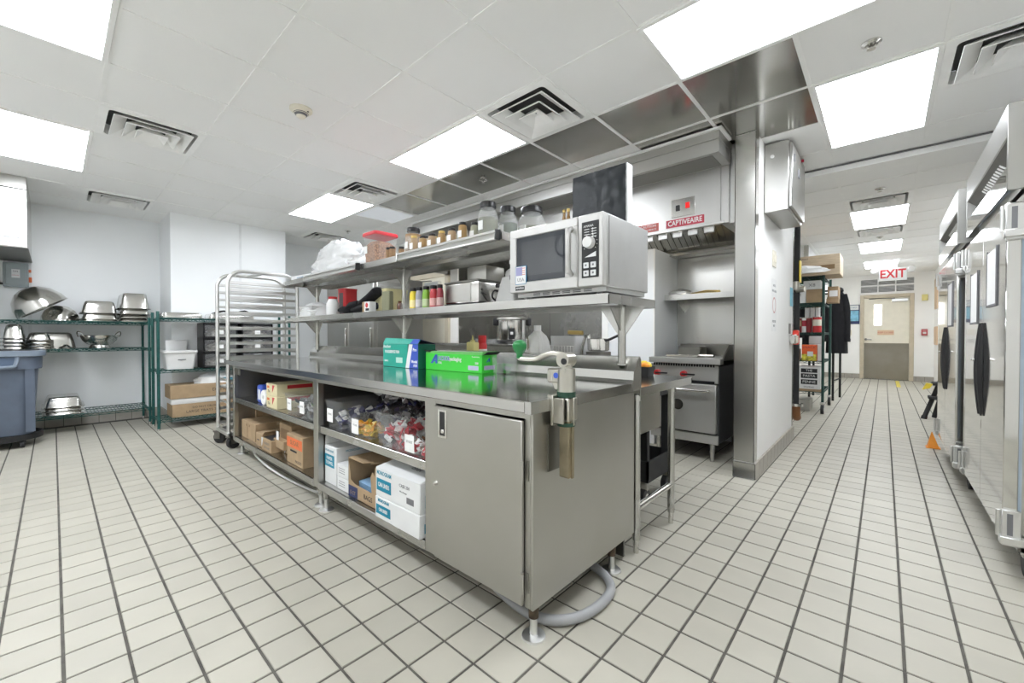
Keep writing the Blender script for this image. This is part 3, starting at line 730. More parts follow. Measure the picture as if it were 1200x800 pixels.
mk('side_panel', B().box(HX0, HX0 + .03, 3.79, 4.84, 2.08, 2.66, .003), S_hood, hd_)
mk('end_filler', B().box(-.9645, -.9075, 3.80, 4.84, 2.08, CEIL - .01, .002), S_hood, hd_)
mk('roof', B().box(HX0 + .03, -1.03, 3.79, 4.84, 2.60, 2.66), S_dark, hd_, smooth=0)
mk('grease_trough', B().box(HX0 + .03, -1.03, 4.62, 4.80, 2.02, 2.055, .004), S_wall, hd_)
# sloping grease filters, each a panel with ridges
for k in range(10):
    x0 = -1.06 - (k + 1) * .385
    b = B(); n = 6
    for q in range(n):
        a = x0 + .012 + q * .36 / n
        b.prism([(3.955, 2.525), (3.97, 2.535), (4.67, 2.075), (4.66, 2.066)], 'x', a, a + .052)
    f = mk('grease_filter', b, S_wall, hd_, smooth=0)
    mk('filter_frame', B().prism([(3.97, 2.54), (3.985, 2.55), (4.70, 2.085), (4.685, 2.07)], 'x', x0, x0 + .383), S_wall, f, smooth=0)
for x in (-1.35, -2.25, -3.15, -4.05):
    l_ = mk('hood_lamp', B().lathe([(0, -.10), (.04, -.09), (.06, -.05), (.06, 0), (0, 0)], (x, 3.88, 2.59), 18), emit('hood lamp glass', (1, .96, .88), 9), hd_)
    mk('lamp_guard', B().lathe([(.075, 0), (.075, .012), (.06, .012), (.06, 0)], (x, 3.88, 2.588), 18), S_pan, l_)
# row of clips under the front panel
for k in range(18):
    x0 = -1.09 - k * .135
    mk('light_clip', B().box(x0 - .085, x0, 3.80, 3.83, 2.03, 2.082, .004), S_hood, hd_)
sw = mk('switch_plate', B().box(-1.44, -1.235, 3.756, 3.765, 2.20, 2.36, .002), S_pan, hd_)
mk('switch', B().box(-1.40, -1.365, 3.748, 3.756, 2.255, 2.305, .002), M_black, sw)
mk('switch', B().box(-1.315, -1.28, 3.748, 3.756, 2.265, 2.315, .002), emit('red pilot', (.8, .01, .01), .1), sw)
st = mk('sticker', B().box(-1.49, -1.16, 3.762, 3.7652, 2.115, 2.185), M_redlabel, hd_)
text('CAPTIVEAIRE', .062, M_white, st, (-1.325, 3.7615, 2.15), bold=.001, sx=.82)
st = mk('sticker', B().box(-1.76, -1.56, 3.762, 3.7652, 2.11, 2.185), plain('faded red sticker', (.50, .12, .10), .5), hd_)
text('CAUTION', .034, M_wcard, st, (-1.66, 3.7615, 2.163)); text('HOT SURFACE', .024, M_wcard, st, (-1.66, 3.7615, 2.13))
np_ = mk('suppression_pipe', B().cyl((-1.93, 4.0, 2.30), (-1.93, 4.0, 1.83), .014, seg=10).cyl((-1.93, 4.0, 1.83), (-1.93, 4.0, 1.78), .024, seg=10), M_brass, hd_)
mk('nozzle', B().cyl((-1.93, 4.0, 1.78), (-1.93, 4.0, 1.72), .016, .012, 10), S_pan, np_)
mk('nozzle_cap', B().cyl((-1.93, 4.0, 1.72), (-1.93, 4.0, 1.70), .013, .009, 10), M_red, np_)

# ------------------------------------------------------------------ range with griddle
rg = thing('oven_range', 'stainless range with oven door and flat griddle top beside the steel pillar', 'oven range', (-1.385, 4.36, 0))
RX0, RX1, RF = -1.70, -1.085, 3.93
mk('body', B().box(RX0, RX1, RF + .03, 4.80, .17, .86), M_charcoal, rg, smooth=0)
mk('base_panel', B().box(RX0, RX1, RF, RF + .03, .165, .245, .003), S_range, rg)
od = mk('oven_door', B().box(RX0 + .01, RX1 - .012, RF - .02, RF + .03, .262, .70, .006), S_range, rg)
mk('door_handle', B().cyl((RX0 + .05, RF - .07, .645), (RX1 - .05, RF - .07, .645), .014, seg=12).cyl((RX0 + .08, RF - .07, .645), (RX0 + .08, RF - .02, .645), .011, seg=8).cyl((RX1 - .08, RF - .07, .645), (RX1 - .08, RF - .02, .645), .011, seg=8), S_pan, od)
mk('badge', B().cyl((-1.43, RF - .02, .50), (-1.43, RF - .026, .50), .05, seg=24), S_pan, od)
mk('control_panel', B().box(RX0, RX1, RF + .0, RF + .03, .71, .87, .003), S_range, rg)
vg = B()
for k in range(24): vg.box(RX0 + .03 + k * .0235, RX0 + .044 + k * .0235, RF - .003, RF + .002, .855, .882)
mk('vent_slots', vg, M_black, rg, smooth=0)
for x in (-1.63, -1.38):
    k_ = mk('knob', B().cyl((x, RF, .785), (x, RF - .04, .785), .030, .026, 18), M_red, rg)
    mk('lever', B().box(x - .01, x + .11, RF - .055, RF - .04, .778, .793, .003), M_black, k_)
mk('recess_strip', B().box(RX0 + .03, RX1 - .03, RF - .006, RF + .002, .708, .73), M_black, rg, smooth=0)
mk('griddle_front', B().box(RX0, RX1 + .03, RF - .05, RF + .05, .882, .935, .004), S_range, rg)
mk('griddle_plate', B().box(RX0 + .02, RX1 - .01, RF + .05, 4.72, .905, .93), S_dark, rg, smooth=0)
mk('griddle_splash', B().box(RX0, RX1 + .01, 4.72, 4.75, .88, 1.05).prism([(RF + .15, .93), (4.74, .93), (4.74, 1.05), (RF + .35, 1.05)], 'x', RX1 - .01, RX1 + .005), S_dark, rg, smooth=0)
single('griddle_scraper', B().box(-1.60, -1.30, 4.05, 4.13, .93, .955, .004).cyl((-1.30, 4.09, .95), (-1.16, 4.06, .952), .014, seg=10), S_pan, 'flat steel scraper lying on the griddle', 'scraper')
single('steam_dome', B().box(-1.63, -1.40, 4.45, 4.66, .93, 1.03, .01), S_dark, 'dark steel block standing at the back of the griddle', 'griddle box')
for (x, y) in ((RX1 - .06, RF + .05), (RX0 + .06, RF + .05), (RX1 - .06, 4.7), (RX0 + .06, 4.7)):
    mk('leg', B().cyl((x, y, 0), (x, y, .165), .018, .022, 14), S_leg, rg)
ws = thing('wall_shelf', 'narrow steel wall shelf above the griddle range', 'shelf', (-1.4, 4.7, 1.56))
mk('shelf_board', B().box(-1.775, -.93, 4.45, 4.838, 1.565, 1.575).box(-1.775, -.93, 4.45, 4.456, 1.52, 1.565), S_wall, ws, smooth=0)
for x in (-1.70, -1.02):
    mk('bracket', B().prism([(4.838, 1.565), (4.50, 1.565), (4.838, 1.40)], 'x', x - .004, x + .004), S_wall, ws, smooth=0)
def blob(w, d, h, seed, n=14, m=8, amp=.12, flat=True):
    """lumpy closed dome"""
    rnd = random.Random(seed); b = B(); secs = []
    for i in range(m):
        t = i / (m - 1); rr = math.sqrt(max(0.0, 1 - t ** 2.2)) if i < m - 1 else .12
        secs.append([(w / 2 * rr * math.cos(2 * math.pi * k / n) * (1 + rnd.uniform(-amp, amp)), d / 2 * rr * math.sin(2 * math.pi * k / n) * (1 + rnd.uniform(-amp, amp)), h * t * (1 + rnd.uniform(-amp, amp) * .4) if i else 0) for k in range(n)])
    return b.loft(secs)
single('foil_bundle', blob(.26, .16, .075, 4), M_foil, 'crumpled foil bundle on the wall shelf above the range', 'foil', loc=(-1.66, 4.60, 1.575), smooth=20)
single('tongs', B().tube([(-.16, 0, .01), (0, .02, .025), (.13, 0, .012)], .01, 6).tube([(-.16, 0, .01), (0, -.02, .03), (.13, -.01, .02)], .01, 6), M_brass, 'brass coloured utensils beside the foil on the wall shelf', 'utensil', loc=(-1.38, 4.58, 1.576))

# ------------------------------------------------------------------ pillar fittings
cb = thing('control_cabinet', 'tall stainless control cabinet mounted high on the pillar side', 'electrical cabinet', (-.66, 4.3, 2.16))
mk('body', B().box(PX + .004, -.585, 4.0, 4.72, 2.165, CEIL - .012, .004), S_hood, cb)
mk('door', B().box(-.585, -.562, 4.02, 4.70, 2.19, CEIL - .03, .004), S_hood, cb)
mk('latch', B().box(-.566, -.555, 4.08, 4.11, 2.57, 2.63, .003).box(-.566, -.555, 4.30, 4.36, 2.50, 2.57, .003), M_greyink, cb)
mk('pilot_light', B().cyl((-.575, 4.50, 2.70), (-.545, 4.50, 2.70), .012, seg=10), M_redlabel, cb)
mk('knockout', B().cyl((-.70, 4.0, 2.62), (-.70, 3.993, 2.62), .014, seg=12), M_white, cb)
sv = thing('light_switch', 'cream double light switch on the pillar side', 'switch', (PX, 4.45, 1.78))
mk('plate', B().box(PX, PX + .008, 4.38, 4.52, 1.77, 1.92, .003), M_cream, sv)
for y in (4.42, 4.48): mk('toggle', B().box(PX + .008, PX + .016, y - .015, y + .015, 1.81, 1.88, .002), M_cream, sv)
nz = thing('wall_notice', 'faint printed notice with a red circle on the pillar side', 'notice', (PX, 4.5, 1.2))
mk('sheet', B().box(PX + .0002, PX + .0016, 4.36, 4.58, 1.18, 1.66), M_paper, nz, smooth=0)
rr_ = B()
for k in range(24):
    a0, a1 = 2 * math.pi * k / 24, 2 * math.pi * (k + 1) / 24
    rr_.loft([[(PX + .0017, 4.47 + r_ * math.cos(a), 1.42 + r_ * math.sin(a)) for (r_, a) in ((.06, a0), (.075, a0), (.075, a1), (.06, a1))], [(PX + .0022, 4.47 + r_ * math.cos(a), 1.42 + r_ * math.sin(a)) for (r_, a) in ((.06, a0), (.075, a0), (.075, a1), (.06, a1))]])
mk('ring_print', rr_, plain('faded pink print', (.62, .36, .34), .6), nz, smooth=0)
for z, s in ((1.60, 'NOTICE'), (1.55, 'WASH HANDS'), (1.27, 'EMPLOYEES'), (1.23, 'ONLY')):
    text(s, .03, M_greyink, nz, (PX + .0018, 4.47, z), 'right')
# black gas pipe at the pillar end, with its fittings
gp = thing('gas_pipe', 'black vertical gas pipe with a yellow tag at the far edge of the pillar', 'pipe', (-.742, 5.67, .18))
mk('pipe', B().cyl((-.742, 5.67, .30), (-.742, 5.67, CEIL - .01), .030, seg=14), M_blackmat, gp)
mk('elbow', B().tube([(-.742, 5.67, .34), (-.742, 5.675, .28), (-.742, 5.69, .23), (-.742, 5.74, .20)], .045, 12), plain('copper elbow', (.28, .13, .06), .4, metal=.6), gp)
mk('collar', B().cyl((-.742, 5.67, .34), (-.742, 5.67, .37), .075, seg=14), S_pan, gp)
mk('valve', B().cyl((-.742, 5.64, 1.66), (-.66, 5.62, 1.66), .032, seg=12).cyl((-.742, 5.63, 1.66), (-.742, 5.63, 1.75), .035, seg=12), S_nickel, gp)
mk('tag', B().box(-.712, -.702, 5.60, 5.70, 1.74, 1.98), M_yellow, gp)
ps_ = thing('pull_station', 'red pull handle of a valve on the pillar near the black pipe', 'valve', (PX, 5.42, 1.04))
mk('pull_handle', B().box(-.755, -.70, 5.50, 5.575, 1.04, 1.20, .01), plain('bright red plastic', (.75, .05, .03), .4), ps_)
mk('valve_body', B().box(PX + .001, -.70, 5.30, 5.50, 1.05, 1.15, .01), S_pan, ps_)
single('blue_tag', B().box(PX + .004, PX + .010, 5.33, 5.47, 1.46, 1.66), plain('pale blue card', (.22, .52, .66), .5), 'pale blue tag hanging at the pillar edge', 'tag')
single('wall_plate', B().box(PX + .001, PX + .008, 5.28, 5.36, 1.16, 1.27, .002), S_dark, 'small dark plate on the pillar beside the red pull handle', 'plate')

# ------------------------------------------------------------------ reach-in refrigerators on the right
def fridge(label, xf, y0, y1, yseam, yback=None):
    t = thing('reach_in_refrigerator', label, 'refrigerator', (xf + .45, (y0 + y1) / 2, 0), group='reach-in refrigerators')
    xb = xf + .80
    mk('body', B().box(xf + .06, xb, y0 + .015, y1 - .015, .13, 1.80), S_body, t, smooth=0)
    mk('gasket', B().box(xf + .048, xf + .06, y0 + .012, yseam - .012, .20, 1.745).box(xf + .048, xf + .06, yseam + .012, y1 - .012, .20, 1.745), plain('pale blue gasket', (.42, .50, .60), .5), t, smooth=0)
    for (a, c, hs, hinge_y) in ((y0, yseam - .003, 1, y0), (yseam + .003, y1, -1, y1)):
        d = mk('door', B().box(xf, xf + .048, a, c, .185, 1.755, .004), S_mirror, t)
        yh = c - .035 if hs == 1 else a + .035
        hp_ = []
        for q in range(15):
            t_ = q / 14; e_ = math.sin(math.pi * t_); z_ = .68 + .53 * t_
            hp_.append([(xf - .001, yh - .004 - .005 * e_, z_), (xf - .008 - .015 * e_, yh - .003 - .007 * e_, z_), (xf - .010 - .018 * e_, yh, z_), (xf - .008 - .015 * e_, yh + .003 + .007 * e_, z_), (xf - .001, yh + .004 + .005 * e_, z_)])
        mk('handle', B().loft(hp_), M_black, d)
        mk('handle_stud', B().cyl((xf - .034, yh, 1.0), (xf - .040, yh, 1.0), .008, seg=10), S_pan, d)
        s_ = -1 if hs == 1 else 1
        for z in (.20, 1.62):
            mk('hinge', B().box(xf - .012, xf + .09, hinge_y + s_ * .022 - .022, hinge_y + s_ * .022 + .022, z - .03, z + .005, .003).box(xf - .004, xf + .055, hinge_y + s_ * .012 - .012, hinge_y + s_ * .012 + .012, z - .04, z + .125, .002).cyl((xf - .014, hinge_y + s_ * .012, z), (xf - .014, hinge_y + s_ * .012, z + .12), .008, seg=10), S_alu, d)
            mk('hinge_slot', B().box(xf + .012, xf + .03, hinge_y + s_ * .0245 - .001, hinge_y + s_ * .0245 + .001, z + .01, z + .11), M_greyink, d, smooth=0)
    # top housing: cap band, sloped louvre with oval slots, lower band
    hz0, hz1 = 1.815, 2.215
    mk('housing', B().box(xf + .10, xb, y0 + .005, y1 - .005, hz0, hz1 - .004), S_hood, t, smooth=0)
    mk('housing_cap', B().box(xf, xf + .099, y0 + .0205, y1 - .0205, hz1 - .15, hz1, .003), S_hood, t)
    mk('housing_base', B().prism([(xf, hz0), (xf + .099, hz0), (xf + .099, hz0 + .16), (xf, hz0 + .11)], 'y', y0 + .0205, y1 - .0205), S_mirror, t, smooth=0)
    mk('housing_end', B().box(xf, xf + .10, y0 + .003, y0 + .02, hz0, hz1, .002), S_hood, t)
    mk('housing_end', B().box(xf, xf + .10, y1 - .02, y1 - .003, hz0, hz1, .002), S_hood, t)
    A_, C_ = Vector((xf + .006, 0, hz1 - .152)), Vector((xf + .098, 0, hz0 + .165)); dn_ = Vector((C_.z - A_.z, 0, -(C_.x - A_.x))).normalized()
    if dn_.x > 0: dn_ = -dn_
    P_ = lambda t, o_: ((A_ + (C_ - A_) * t + dn_ * o_).x, (A_ + (C_ - A_) * t + dn_ * o_).z)
    lv = mk('louvre_panel', B().prism([P_(0, 0), P_(1, 0), P_(1, -.004), P_(0, -.004)], 'y', y0 + .0205, y1 - .0205), plain('dull louvre steel', (.16, .155, .145), .5, metal=.6), t, smooth=0)
    for k in range(11):
        y = y0 + (y1 - y0) * .30 + k * .052
        mk('slot', B().prism([P_(.25, .0006), P_(.32, .0022), P_(.72, .0022), P_(.80, .0006)], 'y', y, y + .026), M_rail, lv, smooth=0)
    mk('power_switch', B().box(xf + .03, xf + .08, y0 + .12, y0 + .17, hz0 + .12, hz0 + .17, .004), M_black, t)
    mk('kick_rail', B().box(xf + .05, xb, y0 + .015, y1 - .015, .13, .185), S_dark, t, smooth=0)
    for (x, y) in ((xf + .10, y0 + .08), (xf + .10, y1 - .08), (xb - .08, y0 + .08), (xb - .08, y1 - .08)):
        c = mk('caster', B().cyl((x - .02, y, .062), (x + .02, y, .062), .062, seg=22), M_rubber, t)
        mk('caster_fork', B().box(x - .028, x + .028, y - .02, y + .02, .09, .13, .004), S_pan, c)
    return t
fridge('nearest polished two-door refrigerator on the right, cut off by the frame', .42, 2.98, 4.28, 3.58)
fridge('second polished two-door refrigerator on the right, farther down the corridor', .395, 4.46, 5.80, 5.14)
def notice(label, xf, y0, y1, z0, z1):
    t = thing('door_notice', label, 'notice', (xf - .002, (y0 + y1) / 2, z0))
    mk('sleeve', B().box(xf - .004, xf - .001, y0, y1, z0, z1), M_paper, t, smooth=0)
    mk('frame', B().box(xf - .006, xf - .001, y0 - .012, y0, z0 - .012, z1 + .012).box(xf - .006, xf - .001, y1, y1 + .012, z0 - .012, z1 + .012).box(xf - .006, xf - .001, y0, y1, z0 - .012, z0), M_greyink, t, smooth=0)
notice('white sheet in a dark holder on the door nearest the right edge', .42, 3.18, 3.42, 1.30, 1.58)
notice('white sheet in a holder on the second door of the nearest refrigerator', .42, 3.74, 3.98, 1.22, 1.52)
notice('white sheet in a holder on the near door of the second refrigerator', .395, 4.68, 4.95, 1.22, 1.55)
# things at the far end of the refrigerators
wd = thing('door_wedge', 'orange plastic wedge standing beside the second refrigerator', 'wedge', (.375, 5.98, 0))
mk('cone', B().loft([[(.335, 5.93, 0), (.425, 5.93, 0), (.425, 6.03, 0), (.335, 6.03, 0)], [(.368, 5.975, .16), (.374, 5.975, .16), (.374, 5.981, .16), (.368, 5.981, .16)]]), M_orange, wd, smooth=0)
mk('foot_lip', B().box(.328, .432, 5.922, 6.038, 0, .010), M_orange, wd, smooth=0)
sl = thing('step_ladder', 'folded black step ladder with yellow pad leaning at the corridor wall', 'ladder', (.55, 8.2, 0))
for k, (x0, x1) in enumerate(((.42, .66), (.52, .70), (.64, .78))):
    mk('rail', B().cyl((x0, 8.0 + k * .08, .02), (x1, 8.3 + k * .06, .74), .026, seg=10), M_blackmat, sl)
mk('step', B().box(.50, .72, 8.02, 8.26, .46, .50, .006).box(.46, .68, 7.98, 8.2, .27, .31, .006), M_blackmat, sl)
mk('pad', B().prism([(.40, .40), (.47, .42), (.50, .48), (.44, .49)], 'y', 8.0, 8.1), M_yellow, sl, smooth=0)
mk('foot_cap', B().cyl((.415, 7.99, 0), (.425, 8.0, .04), .032, seg=10), M_rubber, sl)
for k, (z0, z1) in enumerate(((1.78, 2.50), (.93, 1.36))):
    single('wood_panel', B().box(.90, .918, 13.6, 14.3, z0, z1, .003), plain('birch board', (.66, .47, .30), .5), ['upper pale wood board on the wall past the refrigerators', 'lower pale wood board on the wall past the refrigerators'][k], 'board')
# ------------------------------------------------------------------ left wall: hood box, disconnect, wire shelving
hb_ = thing('wall_hood_box', 'stainless ventilation box hanging from the ceiling at the far left', 'hood', (-7.1, -.9, 2.03))
mk('box', B().box(XL + .003, -6.47, -1.09, -.165, 2.03, CEIL - .13, .004), S_wall, hb_)
mk('upper_box', B().box(XL + .003, -6.47, -1.09, -.165, CEIL - .126, CEIL - .002, .003), S_wall, hb_)
mk('lower_lip', B().box(XL + .003, -6.465, -1.09, -.16, 2.025, 2.034), S_dark, hb_, smooth=0)
lb = mk('maker_plate', B().box(-6.47, -6.466, -.42, -.20, 2.04, 2.17), M_wcard, hb_)
text('VENT MASTER', .03, M_greyink, lb, (-6.4655, -.31, 2.12), 'right'); text('model 4', .022, M_greyink, lb, (-6.4655, -.31, 2.075), 'right')
ds = thing('disconnect_switch', 'grey electrical disconnect box on the wall under the steel hood box', 'electrical box', (XL, -.29, 1.71))
mk('enclosure', B().box(XL, XL + .10, -.385, -.19, 1.715, 2.0, .006), M_elec, ds)
mk('cover', B().box(XL + .10, XL + .112, -.365, -.21, 1.74, 1.97, .004), M_elec, ds)
lb = mk('rating_label', B().box(XL + .112, XL + .114, -.32, -.255, 1.82, 1.92), M_wcard, ds)
text('ON', .025, M_ink, lb, (XL + .1145, -.29, 1.895), 'right'); text('DANGER', .014, M_redlabel, lb, (XL + .1145, -.29, 1.85), 'right')
mk('lever', B().box(XL + .03, XL + .07, -.19, -.165, 1.78, 1.84, .004).box(XL + .03, XL + .07, -.19, -.17, 1.90, 1.93), M_orangeprint, ds)
mk('conduit', B().cyl((XL + .05, -.9, 1.75), (XL + .05, -.385, 1.75), .014, seg=10), M_black, ds)

def wire_shelf(par, x0, x1, y0, y1, z, mat, along='y', step=.03):
    """wire grid shelf: double edge rails with zigzag, plus cross wires"""
    b = B(); r = .0035
    for dz in (0, -.028):
        b.box(x0, x1, y0 - r, y0 + r, z + dz - 2 * r, z + dz).box(x0, x1, y1 - r, y1 + r, z + dz - 2 * r, z + dz)
        b.box(x0 - r, x0 + r, y0, y1, z + dz - 2 * r, z + dz).box(x1 - r, x1 + r, y0, y1, z + dz - 2 * r, z + dz)
    # truss zigzag on the two visible edges
    n = max(2, int((y1 - y0) / .04))
    for x in (x0, x1):
        pts = [(x, y0 + (y1 - y0) * k / n, z - .004 - (.022 if k % 2 else 0)) for k in range(n + 1)]
        b.tube(pts, .003, 4)
    n = max(2, int((x1 - x0) / .04))
    for y in (y0, y1):
        pts = [(x0 + (x1 - x0) * k / n, y, z - .004 - (.022 if k % 2 else 0)) for k in range(n + 1)]
        b.tube(pts, .003, 4)
    n = int((y1 - y0) / step)
    for k in range(1, n): 
        y = y0 + (y1 - y0) * k / n; b.box(x0, x1, y - .002, y + .002, z - .006, z - .001)
    for k in (1, 2):
        x = x0 + (x1 - x0) * k / 3; b.box(x - .003, x + .003, y0, y1, z - .012, z - .006)
    return mk('wire_shelf', b, mat, par, smooth=0)
def wire_post(par, x, y, top, mat, r=.0135):
    p = mk('post', B().cyl((x, y, .02), (x, y, top), r, seg=12).lathe([(0, top), (r + .002, top), (r, top + .012), (0, top + .014)], (x, y, 0), 12), mat, par)
    return p
wr = thing('wire_shelving', 'green wire shelving unit with steam pans and bowls along the left wall', 'shelving', (-7.35, -.1, 0))
for z in (1.315, .985, .215): wire_shelf(wr, -7.64, -7.06, -.98, .82, z, M_teal)
for (x, y) in ((-7.05, .83), (-7.64, .83), (-7.05, -.99), (-7.64, -.99)):
    p = wire_post(wr, x, y, 1.36, M_teal)
    mk('foot', B().cyl((x, y, 0), (x, y, .03), .018, .014, 12), S_pan, p)
    for z in (1.315, .985, .215): mk('sleeve', B().cyl((x, y, z - .04), (x, y, z + .005), .019, .017, 12), M_teal, p)
wr2 = thing('wire_shelving', 'green wire shelving unit with cartons and drawer units before the white chase', 'shelving', (-6.66, 1.55, 0))
for z in (1.355, .722, .125): wire_shelf(wr2, -6.85, -6.47, .85, 2.30, z, M_teal)
for (x, y) in ((-6.46, .84), (-6.86, .84), (-6.46, 2.31), (-6.86, 2.31)):
    p = wire_post(wr2, x, y, 1.42, M_teal, .016)
    mk('foot', B().cyl((x, y, 0), (x, y, .03), .018, .015, 12), S_pan, p)
    for z in (1.355, .722, .125): mk('sleeve', B().cyl((x, y, z - .04), (x, y, z + .005), .021, .019, 12), M_teal, p)

# steam pans, turned upside down and nested
def pan_mesh(w, d, h, tap=.035, r=.04):
    b = B()
    def ring(k, z, g=0): return rrect(w - 2 * g, d - 2 * g, max(.01, r - g * .3), 4, z)
    b.loft([ring(0, 0, -.012), ring(0, .006, -.014), ring(0, .010, 0.006), ring(0, h * .55, tap * .5), ring(0, h - .018, tap * .85), ring(0, h - .004, tap + .006), ring(0, h, tap + .018)], cap=False)
    b.loft([ring(0, h, tap + .018), ring(0, h + .0004, tap + .05)], cap='end')
    return b
def pan_stack(x, y, z0, w, d, specs, labs, grp, rz=0):
    z = z0
    for (h, rise), lab in zip(specs, labs):
        single('steam_pan', pan_mesh(w, d, h), S_pan, lab, 'steam pan', loc=(x + random.uniform(-.004, .004), y + random.uniform(-.004, .004), z), rz=rz + random.uniform(-.8, .8), group=grp)
        z += rise
pan_stack(-7.33, .385, 1.316, .52, .315, [(.10, .022), (.10, .075), (.15, 0)], ['lowest upturned steam pan of the left stack on the top wire shelf', 'middle upturned steam pan of the left stack on the top wire shelf', 'topmost upturned steam pan of the left stack on the top wire shelf'], 'left pan stack on top shelf')
pan_stack(-7.33, .70, 1.316, .52, .285, [(.065, .045), (.065, .05), (.10, .07), (.20, 0)], ['lowest upturned steam pan of the tall right stack on the top wire shelf', 'second upturned steam pan from the bottom in the tall right stack', 'third upturned steam pan from the bottom in the tall right stack', 'topmost deep steam pan of the tall right stack on the top wire shelf'], 'right pan stack on top shelf')
pan_stack(-7.33, .075, .216, .52, .32, [(.065, .045), (.065, .045), (.12, 0)], ['lowest steam pan of the stack on the bottom wire shelf', 'middle steam pan of the stack on the bottom wire shelf', 'topmost steam pan of the stack on the bottom wire shelf'], 'pan stack on bottom shelf')
pan_stack(-7.25, -.29, .986, .30, .17, [(.1, .04), (.1, .04), (.12, .04), (.16, 0)], ['lowest small pan of the stack at the left edge, middle wire shelf', 'second small pan of the stack at the left edge, middle wire shelf', 'third small pan of the stack at the left edge, middle wire shelf', 'top small pan of the stack at the left edge, middle wire shelf'], 'small pans at left edge')
pan_stack(-7.20, -.10, .986, .28, .18, [(.065, .03), (.065, .03), (.065, .04), (.09, 0)], ['lowest small square pan of the stack above the blue bin', 'second small square pan of the stack above the blue bin', 'third small square pan of the stack above the blue bin', 'top small square pan of the stack above the blue bin'], 'small pans above the bin')
single('steam_pan', pan_mesh(.22, .13, .05), S_pan, 'single small shallow pan in front of the dark roasting pan', 'steam pan', loc=(-7.20, .095, .986))
single('roasting_pan', pan_mesh(.42, .42, .19, .05, .06), S_dark, 'dark upturned roasting pan on the middle wire shelf', 'roasting pan', loc=(-7.40, -.02, .986))
def lathe_shell(prof, seg=36, t=.003):
    return B().lathe(prof + [(max(0.0, r - t), z + t * .4) for r, z in reversed(prof)], seg=seg)
bowl = [(0.0, .0), (.05, .0), (.09, .012), (.15, .055), (.185, .115), (.195, .165), (.203, .168)]
bo = single('mixing_bowl', lathe_shell([(r * 1.2, z * 1.5) for r, z in bowl]), S_pan, 'large steel mixing bowl tipped over on the top wire shelf', 'mixing bowl', loc=(-7.26, -.215, 1.664))
bo.rotation_euler = (R(214), 0, 0)
b2 = single('mixing_bowl', lathe_shell([(r * .85, z * 1.1) for r, z in bowl]), S_pan, 'smaller upturned steel mixing bowl beside the large tipped bowl', 'mixing bowl', loc=(-7.42, .06, 1.316 + .186))
b2.rotation_euler = (R(180), 0, 0)
co_ = thing('colander', 'steel colander with loop handles on the middle wire shelf', 'colander', (-7.30, .39, .986), local=True)
mk('bowl', lathe_shell([(0, .028), (.06, .028), (.115, .05), (.155, .095), (.178, .155), (.196, .158)]), S_pan, co_)
mk('foot_ring', B().lathe([(.09, .0), (.105, .0), (.088, .032), (.085, .05), (.078, .03)], seg=30), S_pan, co_)
for s_ in (-1, 1):
    mk('handle', B().tube([(s_ * .0 + .05 * math.cos(R(a)), s_ * (.185 + .028 * math.sin(R(a))), .14 + .065 * abs(math.sin(R(a)))) for a in range(0, 181, 15)], .006, 8), S_pan, co_)
co_.rotation_euler = (0, 0, R(28))

# blue bin on a dolly
tb_ = thing('trash_bin', 'large blue grey trash bin on a black wheeled dolly', 'trash bin', (-6.72, -.38, 0), local=True)
secs = []
for (z, hw) in ((.13, .225), (.135, .235), (.80, .272), (.802, .298), (.93, .300)):
    secs.append(rrect(2 * hw, 2 * hw, .12, 6, z))
mk('body', B().loft(secs), M_binblue, tb_)
mk('rim', B().loft([rrect(.60, .60, .12, 6, .928), rrect(.655, .655, .13, 6, .932), rrect(.655, .655, .13, 6, .985), rrect(.60, .60, .12, 6, .988)]), M_binrim, tb_)
mk('mouth', B().loft([rrect(.56, .56, .12, 6, .987), rrect(.56, .56, .12, 6, .9895)]), M_blackmat, tb_)
for s_ in (1,):
    mk('handle', B().tube(smoothpath([(.298, -.14, .93), (.335, -.13, .86), (.345, -.10, .83), (.345, .10, .83), (.335, .13, .86), (.298, .14, .93)]), .016, 8), M_binrim, tb_)
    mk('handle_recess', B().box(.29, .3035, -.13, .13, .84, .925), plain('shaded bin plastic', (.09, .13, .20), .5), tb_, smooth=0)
for (y0, y1) in ((.185, .25), (-.25, -.185)):
    mk('rib', B().loft([[(.232, y0, .16), (.25, y0, .16), (.25, y1, .16), (.232, y1, .16)], [(.268, y0, .80), (.288, y0, .80), (.288, y1, .80), (.268, y1, .80)]]), M_binblue, tb_, smooth=0)
mk('dolly', B().lathe([(0, .075), (.30, .075), (.305, .13), (.29, .135), (.28, .10), (0, .10)], seg=32), M_blackmat, tb_)
for (x, y) in ((.21, .16), (.21, -.16), (-.21, .16), (-.21, -.16)):
    c = mk('caster', B().cyl((x, y - .015, .037), (x, y + .015, .037), .037, seg=16), M_rubber, tb_)
    mk('caster_fork', B().box(x - .018, x + .018, y - .024, y + .024, .05, .08, .004), M_blackmat, c)

